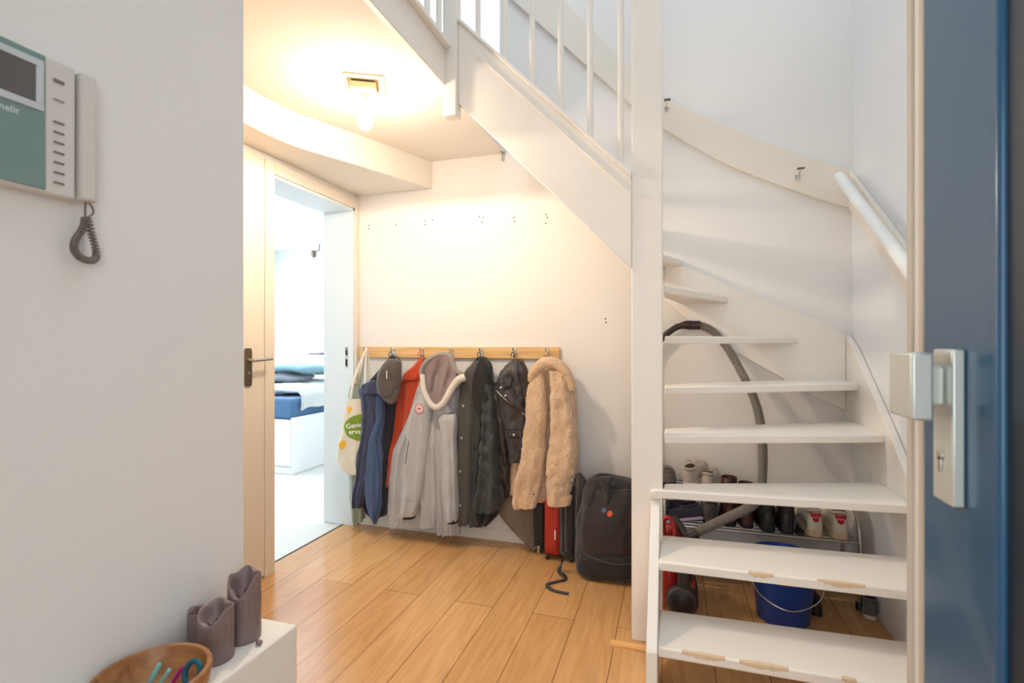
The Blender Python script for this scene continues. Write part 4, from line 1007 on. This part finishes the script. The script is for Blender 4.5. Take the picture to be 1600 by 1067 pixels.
# ------------------------------------------------------------------ shoes
def foot_mb(L, Wd, H, heel_h, toe_h, lift=.0, n=26, m=20):
    mb = MB(); vs = []
    for i in range(n):
        t = i / (n - 1)
        e = (1 - max(0, (t - .82) / .18) ** 2.4 * .78) * (1 - max(0, (.10 - t) / .10) ** 2 * .45)
        wv = Wd / 2 * (0.72 + .28 * sin(pi * min(1, max(0, (t - .1) / 1.1)))) * e
        if t < .42: h = heel_h * (1 - .10 * sin(pi * t / .42))
        else:
            q = (t - .42) / .58; h = heel_h + (toe_h - heel_h) * (q ** .7)
            h *= (1 - max(0, (t - .88) / .12) ** 2 * .45)
        for j in range(m):
            a = pi * j / (m - 1)
            c = cos(a); s_ = sin(a)
            vs.append((t * L, wv * math.copysign(abs(c) ** .75, c), lift + h * s_ ** .55))
    fs = [(i * m + j, i * m + j + 1, (i + 1) * m + j + 1, (i + 1) * m + j) for i in range(n - 1) for j in range(m - 1)]
    fs += [((i) * m, (i + 1) * m, (i + 1) * m + m - 1, i * m + m - 1) for i in range(n - 1)]
    fs += [tuple(range(m)), tuple((n - 1) * m + j for j in range(m))[::-1]]
    return mb.add(vs, fs)
def outline(L, Wd, k=1.0):
    out = []
    for i in range(20):
        t = i / 19; e = (1 - max(0, (t - .82) / .18) ** 2.4 * .72) * (1 - max(0, (.12 - t) / .12) ** 2 * .4)
        out.append((t * L * 1.01 - .002, Wd / 2 * (0.74 + .28 * sin(pi * min(1, max(0, (t - .1) / 1.1)))) * e * k))
    return out + [(x, -y) for x, y in out[::-1]]
def shoe(name, label, up, sole, M, group, L=.27, Wd=.095, heel=.082, toe=.05, solet=.028, shaft=None, tab=None, laces=None, inside=DARK, cat='shoe'):
    base = M @ Vector((0, 0, 0))
    t = thing(name, label, cat, base, group)
    obj('upper', foot_mb(L, Wd, 0, heel, toe, solet * .8).xf(M), up, t, angle=70)
    so = MB().prism(outline(L, Wd, 1.03), 'z', 0, solet); obj('sole', so.xf(M), sole, t, bevel=.004)
    if shaft:
        rx, ry, h = shaft
        pr = [(1.0, heel * .5), (1.02, heel), (.98, heel + (h - heel) * .5), (1.0, h), (.93, h + .002), (.86, h - .006), (.84, heel + .02), (0, heel + .018)]
        mb = MB(); N_ = 26; vs = [(L * .27 + rx * r * cos(2 * pi * j / N_) , ry * r * sin(2 * pi * j / N_), z) for r, z in pr for j in range(N_)]
        mb.add(vs, [(i * N_ + j, i * N_ + (j + 1) % N_, (i + 1) * N_ + (j + 1) % N_, (i + 1) * N_ + j) for i in range(len(pr) - 1) for j in range(N_)])
        obj('shaft', mb.xf(M), up, t, angle=60)
        obj('pull_loop', MB().tube([(L * .27 - rx, 0, h - .02), (L * .27 - rx - .008, 0, h - .005), (L * .27 - rx, 0, h + .012)], .004, 6).xf(M), up, t)
    else:
        z = solet * .8 + heel
        ring = [(L * .23 + L * .19 * cos(a), Wd * .30 * sin(a), z - .004 + .010 * cos(a) ** 2 - .006 * (cos(a) > 0) * cos(a)) for a in [2 * pi * k / 24 for k in range(24)]]
        obj('collar', MB().tube(ring, .0065, 8, closed=True).xf(M), up, t)
        vs = [(L * .23 + L * .185 * r * cos(2 * pi * k / 24), Wd * .29 * r * sin(2 * pi * k / 24), z + .003) for r in (1, .5, .02) for k in range(24)]
        obj('opening_shade', MB().add(vs, [(i * 24 + j, i * 24 + (j + 1) % 24, (i + 1) * 24 + (j + 1) % 24, (i + 1) * 24 + j) for i in range(2) for j in range(24)]).xf(M), inside, t, smooth=False)  # flat dark disc, coloured as the shade inside the shoe opening
        if laces:
            mb = MB()
            for k in range(5):
                x = L * (.45 + .055 * k); zz = solet * .8 + heel + (toe - heel) * ((x / L - .42) / .58) ** .7 + .004
                mb.tube([(x, -Wd * .22, zz - .008), (x + .006, 0, zz), (x, Wd * .22, zz - .008)], .003, 6)
            bowp = L * .43; zz = solet * .8 + heel + .004
            mb.tube(smooth_path([(bowp, 0, zz), (bowp - .01, .022, zz + .018), (bowp + .01, .034, zz + .006), (bowp, 0, zz), (bowp - .01, -.024, zz + .016), (bowp + .012, -.034, zz + .004), (bowp, 0, zz)], 4), .0022, 6)
            obj('laces', mb.xf(M), laces, t)
    if tab:
        mb = MB().grid(lambda a, b: (-.0045 - .004 * b + .012 * (a * 2 - 1) ** 2, (a * 2 - 1) * Wd * .24 * (1 - .25 * (1 - b)), solet + heel * (.52 + .36 * b) - .010 * (1 - abs(a * 2 - 1)) * (1 - b)), 8, 5)
        tb_ = obj('heel_tab', mb.xf(M), tab, t, solid=.003)
        cu_ = text_mesh('t', 'ALOHA' if False else 'vans', .013, M @ Matrix(((0, 0, -1, -.012), (-1, 0, 0, .016), (0, 1, 0, solet + heel * .66), (0, 0, 0, 1))), None, None) if False else None
        mk = MB()
        for k in range(4):
            y = -.012 + .008 * k
            mk.tube([(-.0105, y, solet + heel * .66), (-.0108, y + .003, solet + heel * .74)], .0012, 5)
        obj('tab_print', mk.xf(M), WHT, t)
    return t
def place(x, y, z, yaw, pitch=0, roll=0):
    return Matrix.Translation((x, y, z)) @ Matrix.Rotation(yaw, 4, 'Z') @ Matrix.Rotation(pitch, 4, 'Y') @ Matrix.Rotation(roll, 4, 'X')
OFFW = mat('off_white_leather', rgb(214, 202, 184), .6, noise_amt=.05); SOLEC = mat('cream_rubber', rgb(206, 182, 142), .6)
REDT = mat('red_suede', rgb(190, 24, 40), .7); GRYM = cloth('grey_mesh', rgb(104, 98, 94), bs=500); BEIG = cloth('beige_mesh', rgb(190, 176, 164), bs=400)
BRB = mat('dark_brown_leather', rgb(70, 36, 30), .45, noise_amt=.15); BKB = mat('black_boot_leather', rgb(34, 34, 33), .45, noise_amt=.15); NVS = cloth('dark_navy_shoe_cloth', rgb(30, 28, 50)); LAV = mat('lavender_rubber', rgb(168, 150, 190), .6)
DKG = cloth('dark_grey_shoe_cloth', rgb(64, 60, 60)); BLKR = mat('black_rubber', rgb(22, 21, 21), .7)
S = SZ + .006
G = 'shoes on the shoe rack'
up = radians(90)
def xat(px, Y, py=830): return P(px, py, Y).x
shoe('sneaker', 'off-white sneaker with red heel tab, right beside the rack end', OFFW, SOLEC, place(xat(1314, 2.672), 2.672, S, up - .05), G, L=.25, Wd=.093, heel=.088, tab=REDT, laces=WHT, solet=.034)
shoe('sneaker', 'off-white sneaker with red heel tab, left one of its pair', OFFW, SOLEC, place(xat(1275, 2.672), 2.672, S, up + .03), G, L=.25, Wd=.093, heel=.088, tab=REDT, laces=WHT, solet=.034)
shoe('boot', 'black ankle boot right of the vacuum hose, next to the sandal', BKB, BLKR, place(xat(1231, 2.675), 2.675, S, up - .05), G, L=.24, Wd=.078, heel=.08, shaft=(.052, .036, .155), solet=.022, cat='boot')
shoe('boot', 'black ankle boot directly right of the vacuum hose', BKB, BLKR, place(xat(1202, 2.675), 2.675, S, up + .03), G, L=.24, Wd=.078, heel=.08, shaft=(.052, .036, .155), solet=.022, cat='boot')
shoe('boot', 'dark brown boot whose shaft touches the upright vacuum hose', BRB, BLKR, place(xat(1168, 2.70), 2.70, S, up), G, L=.21, Wd=.075, heel=.08, shaft=(.044, .036, .205), solet=.022, cat='boot')
shoe('boot', 'dark brown boot with the taller shaft, beside the beige sneakers', BRB, BLKR, place(xat(1141, 2.70), 2.70, S, up), G, L=.21, Wd=.075, heel=.08, shaft=(.046, .037, .228), solet=.022, cat='boot')
shoe('sneaker', 'dark grey shoe under the brown boots, behind the hose', DKG, BLKR, place(xat(1112, 2.672, 820), 2.672, S, up), G, L=.24, Wd=.085, heel=.10, solet=.02)
shoe('sneaker', 'dark navy shoe lying on its side with lavender sole showing', NVS, LAV, place(xat(1100, 2.655, 815), 2.70, S + .022, radians(180), .22, radians(22)), G, L=.22, Wd=.08, heel=.06, solet=.016)
shoe('sneaker', 'dark navy shoe at the left end of the rack, behind its mate', NVS, LAV, place(.115, 2.80, S, radians(180), 0, 0), G, L=.22, Wd=.08, heel=.07, solet=.016)
S2 = .469
shoe('sneaker', 'grey mesh shoe on the top tier, half hidden by the tall post', GRYM, BLKR, place(xat(1046, 2.76, 750), 2.745, S2, up + .1), G, L=.20, Wd=.085, heel=.055, solet=.018)
shoe('sneaker', 'beige sneaker leaning highest on the top tier of the rack', BEIG, OFFW, place(xat(1074, 2.76, 750), 2.74, S2 + .004, radians(62), radians(-14), 0), G, L=.20, Wd=.08, heel=.07, solet=.024, laces=BEIG)
shoe('sneaker', 'beige sneaker on the top tier next to the brown boots', BEIG, OFFW, place(xat(1103, 2.75, 750), 2.735, S2, radians(75)), G, L=.20, Wd=.08, heel=.055, solet=.022, laces=BEIG)
sd = thing('sandal', 'strappy grey sandal between black boots and white sneakers', 'sandal', (xat(1250, 2.70), 2.70, S), G)
sx = xat(1250, 2.70)
obj('sole', MB().prism([(a - 0, b) for a, b in outline(.22, .055)], 'z', 0, .012).xf(place(sx, 2.68, S, up)), BLKR, sd, bevel=.002)
mb = MB()
for k in range(4):
    y = 2.72 + .035 * k; mb.tube(smooth_path([(sx - .026, y, S + .01), (sx - .012, y - .006, S + .04 + .012 * (3 - k)), (sx + .014, y - .008, S + .042 + .012 * (3 - k)), (sx + .026, y, S + .01)], 5), .0035, 6)
mb.tube(smooth_path([(sx - .024, 2.70, S + .02), (sx - .02, 2.69, S + .06), (sx + .0, 2.685, S + .085), (sx + .02, 2.69, S + .06), (sx + .024, 2.70, S + .02)], 5), .004, 6)
obj('straps', mb, GRYM, sd)
shoe('sneaker', 'black shoe on the floor just right of the blue bucket', BKB, BLKR, place(xat(1277, 2.56, 940), 2.55, .001, up), 'shoes on the floor under the rack', L=.22, Wd=.06, heel=.05, solet=.016)
shoe('sneaker', 'grey and white trainer on the floor below the rack end', GRYM, OFFW, place(xat(1357, 2.60, 945), 2.585, .001, radians(70)), 'shoes on the floor under the rack', L=.20, Wd=.068, heel=.062, solet=.02, laces=WHT)

# ------------------------------------------------------------------ vacuum cleaner
VR = mat('vacuum_red', rgb(156, 24, 26), .25, noise_amt=.04, coat=.4); VD = mat('vacuum_dark_grey', rgb(56, 50, 46), .45); VG = mat('hose_grey', rgb(128, 120, 112), .45, noise_amt=.08); VBR = mat('hose_handle_brown', rgb(50, 36, 34), .4)
vc = thing('vacuum_cleaner', 'red and dark grey vacuum cleaner stood upright beneath the stairs', 'vacuum cleaner', (.0, 2.46, 0))
body = MB().lathe([(0, .02), (.06, .022), (.082, .05), (.088, .12), (.088, .22), (.080, .30), (.055, .345), (.02, .36), (0, .362)], (0, 0, 0), 32)
body.v = [(v[0] * .85 - .015, v[1] * 1.2 + 2.485, v[2]) for v in body.v]
obj('canister', body, VR, vc)
wl = MB().lathe([(0, -.026), (.045, -.026), (.060, -.020), (.068, -.006), (.069, .012), (.060, .020), (0, .022)], (0, 0, 0), 36, 'y')
p = P(1066, 925, 2.375)
wl.v = [(v[0] + p.x, v[1] + 2.375, v[2] + .071) for v in wl.v]
obj('wheel', wl, VD, vc)
obj('hub_cap', MB().lathe([(0, -.0275), (.044, -.0275), (.046, -.026)], (p.x, 2.375, .071), 30, 'y'), BLACKP, vc)
obj('wheel', MB().lathe([(0, -.022), (.06, -.018), (.066, 0), (.06, .018), (0, .022)], (-.02, 2.60, .068), 32, 'y'), VD, vc)
obj('rear_housing', MB().box(p.x - .022, p.x + .036, 2.365, 2.46, .12, .30), VD, vc, bevel=.016)
obj('red_clip', MB().box(p.x + .040, p.x + .052, 2.38, 2.42, .09, .17), VR, vc, bevel=.005)
obj('side_guard', MB().tube(smooth_path([(p.x + .03, 2.40, .20), (p.x + .05, 2.40, .15), (p.x + .055, 2.40, .08), (p.x + .04, 2.40, .03)], 5), .012, 10), VD, vc)
obj('carry_handle', MB().tube(smooth_path([P(1038, 836, 2.42), P(1037, 815, 2.41), P(1043, 808, 2.40), P(1051, 815, 2.40), P(1054, 828, 2.40), P(1055, 842, 2.40)], 5), .0095, 12), VR, vc)
obj('hose_inlet', MB().tube(smooth_path([P(1052, 808, 2.45), P(1062, 822, 2.43), P(1072, 836, 2.41), P(1075, 846, 2.40)], 4), [.018] * 13, 12), VD, vc)
obj('hose_collar', MB().tube([P(1076, 838, 2.40), P(1088, 832, 2.405)], .026, 18), VBR, vc)
hp = smooth_path([P(1088, 832, 2.405), P(1104, 824, 2.42), P(1130, 812, 2.45), P(1158, 799, 2.50), P(1178, 787, 2.565), P(1188, 770, 2.60), P(1191, 745, 2.615), P(1192, 720, 2.64), P(1191, 690, 2.70), P(1187, 655, 2.78), P(1180, 628, 2.82), P(1168, 600, 2.86), P(1150, 566, 2.89), P(1134, 540, 2.91), P(1118, 521, 2.925), P(1104, 512, 2.93), P(1092, 508, 2.93)], 34)
rr = [.0200 + .0014 * (1 if (i // 2) % 2 else -1) for i in range(len(hp))]
obj('hose', MB().tube(hp, rr, 14), VG, vc)
obj('hose_cuff', MB().tube([P(1094, 508, 2.93), P(1080, 508, 2.93)], [.024, .023], 18), VBR, vc)
obj('hose_grip', MB().tube(smooth_path([P(1082, 508, 2.93), P(1070, 508, 2.93), P(1058, 511, 2.93), P(1048, 517, 2.93), P(1036, 527, 2.93), P(1022, 545, 2.93)], 5), [.022, .025, .025, .024, .023, .022, .020, .018, .017] + [.0165] * 17, 16), VBR, vc)
wd = P(1014, 560, 2.93)
obj('wand', MB().tube(smooth_path([P(1022, 545, 2.93), P(1016, 556, 2.93), Vector((wd.x, 2.93, .9)), Vector((wd.x - .01, 2.90, .03))], 5), .0165, 14), STEEL, vc)
obj('grip_button', MB().sphere(P(1056, 506, 2.905), .006, .004, .004, 10, 6), STEEL, vc)

# ------------------------------------------------------------------ bucket
bkx, bky = .462, 2.50
BBL = mat('blue_plastic', rgb(18, 66, 150), .32, noise_amt=.04)
bk = thing('bucket', 'blue plastic bucket with wire handle on the floor under the stairs', 'bucket', (bkx, bky, 0))
obj('pail', MB().lathe([(0, .006), (.098, .006), (.100, 0), (.104, .004), (.130, .262), (.134, .264), (.137, .272), (.135, .280), (.129, .280), (.126, .262), (.100, .012), (0, .012)], (bkx, bky, 0), 48), BBL, bk, angle=50)
obj('handle_wire', MB().tube(smooth_path([(bkx - .136, bky - .01, .252), (bkx - .150, bky - .05, .22), (bkx - .110, bky - .125, .145), (bkx, bky - .158, .105), (bkx + .110, bky - .125, .145), (bkx + .150, bky - .05, .22), (bkx + .136, bky - .01, .252)], 7), .0024, 8), CHROME, bk)
obj('handle_ear', MB().box(bkx - .142, bkx - .128, bky - .018, bky + .018, .235, .268).box(bkx + .128, bkx + .142, bky - .018, bky + .018, .235, .268), BBL, bk, bevel=.004)
obj('sticker', MB().add([(bkx + .127 * sin(a) * 1.0, bky - .1275 * cos(a) + (z - .22) * -.10, z) for z in (.19, .225) for a in (-.28, -.1, .08, .2)], [(0, 1, 5, 4), (1, 2, 6, 5), (2, 3, 7, 6)]), mat('sticker_red', rgb(190, 40, 50), .5), bk, solid=.001)
# ------------------------------------------------------------------ bedroom
BEDW = mat('bed_white_lacquer', rgb(238, 242, 244), .35, noise_amt=.01)
DEN = cloth('denim_blue_sheet', rgb(70, 110, 150), bump=.2); PBL = cloth('light_blue_pillow_cloth', rgb(150, 195, 212), bump=.2); PGR = cloth('slate_pillow_cloth', rgb(120, 128, 138), bump=.2); DUV = cloth('pale_grey_duvet_cloth', rgb(206, 212, 212), bump=.2); LIL = cloth('lilac_cloth', rgb(214, 190, 210), bump=.2)
bx0, by0 = -3.28, 3.87
bed = thing('bed', 'white storage bed with drawers in the bright bedroom', 'bed', (-4.1, 4.9, 0))
obj('bed_base', MB().box(-4.9, bx0 - .018, by0 + .02, 5.95, .03, .49), BEDW, bed, bevel=.003)
obj('side_panel', MB().box(bx0 - .018, bx0, by0, 5.95, .0, .515), BEDW, bed, bevel=.003)
for k in range(2):
    x1 = bx0 - .022 - k * .80
    dw = obj('drawer', MB().box(x1 - .79, x1, by0, by0 + .02, .075, .49), BEDW, bed, bevel=.003)
    obj('finger_pull', MB().box(x1 - .5, x1 - .3, by0 - .004, by0 + .004, .465, .475), STEEL, dw)
obj('plinth', MB().box(-4.9, bx0 - .02, by0 + .012, by0 + .03, .0, .06), BEDW, bed, bevel=.002)
def soft(x0, x1, y0, y1, z0, z1, seed, wr=.02, p=.35, nu=40, nv=26):
    mb = MB(); vs = []
    for j in range(nv):
        b = -pi / 2 + pi * j / (nv - 1)
        for i in range(nu):
            a = 2 * pi * i / nu
            cx, sx_ = cos(a), sin(a); cb, sb = cos(b), sin(b)
            f = lambda v, e: math.copysign(abs(v) ** e, v)
            q = Vector((f(cx, p) * f(cb, p * 1.6), f(sx_, p) * f(cb, p * 1.6), f(sb, .9)))
            v = Vector(((x0 + x1) / 2 + q.x * (x1 - x0) / 2, (y0 + y1) / 2 + q.y * (y1 - y0) / 2, (z0 + z1) / 2 + q.z * (z1 - z0) / 2))
            d = noise.noise(v * 6 + Vector((seed, 0, 0))) * wr + noise.noise(v * 14 + Vector((seed, 4, 0))) * wr * .4
            vs.append(v + Vector((0, 0, 1)) * d + Vector((d * .4, d * .4, 0)))
    fs = [(j * nu + i, j * nu + (i + 1) % nu, (j + 1) * nu + (i + 1) % nu, (j + 1) * nu + i) for j in range(nv - 1) for i in range(nu)]
    return mb.add(vs, fs)
obj('mattress', MB().box(-4.86, bx0 - .03, by0 + .04, 5.9, .49, .68), DEN, bed, bevel=.03)
dv = thing('duvet', 'pale grey crumpled duvet folded over the blue mattress', 'duvet', (-4.1, 4.4, .68))
obj('duvet_body', soft(-4.86, bx0 - .04, 4.05, 5.35, .675, .80, 3, wr=.03), DUV, dv)
def flap(a, b):
    y = 3.98 + 1.25 * a; z = .77 - .20 * b * (1 - .45 * a) + .012 * sin(a * 22) * b
    x = bx0 - .05 + .055 * min(1, b * 3) + .012 * sin(a * 18 + b * 3)
    return (x, y, z)
obj('folded_edge', MB().grid(flap, 40, 14), DUV, dv, solid=.02)
def pillow(loc, sx_, sy_, sz_, rz, rx, m, label):
    t = thing('pillow', label, 'pillow', loc, 'pillows piled on the bed')
    mb = soft(-sx_, sx_, -sy_, sy_, -sz_, sz_, loc[0] * 3, wr=.02, p=.6)
    M = Matrix.Translation(loc) @ Matrix.Rotation(rz, 4, 'Z') @ Matrix.Rotation(rx, 4, 'X')
    obj('pillow_case', mb.xf(M), m, t)
pillow((-3.95, 4.45, .83), .34, .26, .055, .3, 0, PGR, 'slate grey pillow at the bottom of the pile on the bed')
pillow((-3.84, 4.55, .925), .36, .26, .06, .25, radians(-5), PBL, 'light blue pillow on top of the slate grey pillow')
pillow((-3.52, 4.95, .90), .32, .22, .06, 1.1, radians(-8), PBL, 'light blue pillow sliding down beside the door reveal')
hb = thing('headboard_shelf', 'white shelf behind the bed head against the bedroom wall', 'shelf', (-4.3, 6.1, 0))
obj('shelf_panel', MB().box(-5.6, -3.2, 6.03, 6.12, 0, 1.0), BEDW, hb, bevel=.004)
obj('shelf_top', MB().box(-5.62, -3.18, 6.0, 6.42, 1.0, 1.03), BEDW, hb, bevel=.003)
lc = thing('cushion', 'lilac cushion lying on the white shelf behind the bed', 'cushion', (-4.75, 6.15, 1.03))
obj('cushion_cover', soft(-5.0, -4.45, 6.05, 6.35, 1.03, 1.13, 5, wr=.02, p=.6), LIL, lc)
# ceiling spotlight
sp_ = thing('spotlight', 'small chrome spotlight on the bedroom ceiling near the door reveal', 'spotlight', (-4.79, 6.2, 2.6))
obj('spot_base', MB().lathe([(0, -.015), (.05, -.015), (.05, 0), (0, 0)], (-4.79, 6.2, 2.6), 20), CHROME, sp_)
obj('spot_arm', MB().tube([(-4.79, 6.2, 2.59), (-4.79, 6.2, 2.52), (-4.83, 6.15, 2.48)], .008, 8), DSTEEL, sp_)
obj('spot_head', MB().lathe([(.02, -.05), (.035, -.02), (.035, .04), (.02, .05)], (-4.84, 6.14, 2.45), 16), DSTEEL, sp_)
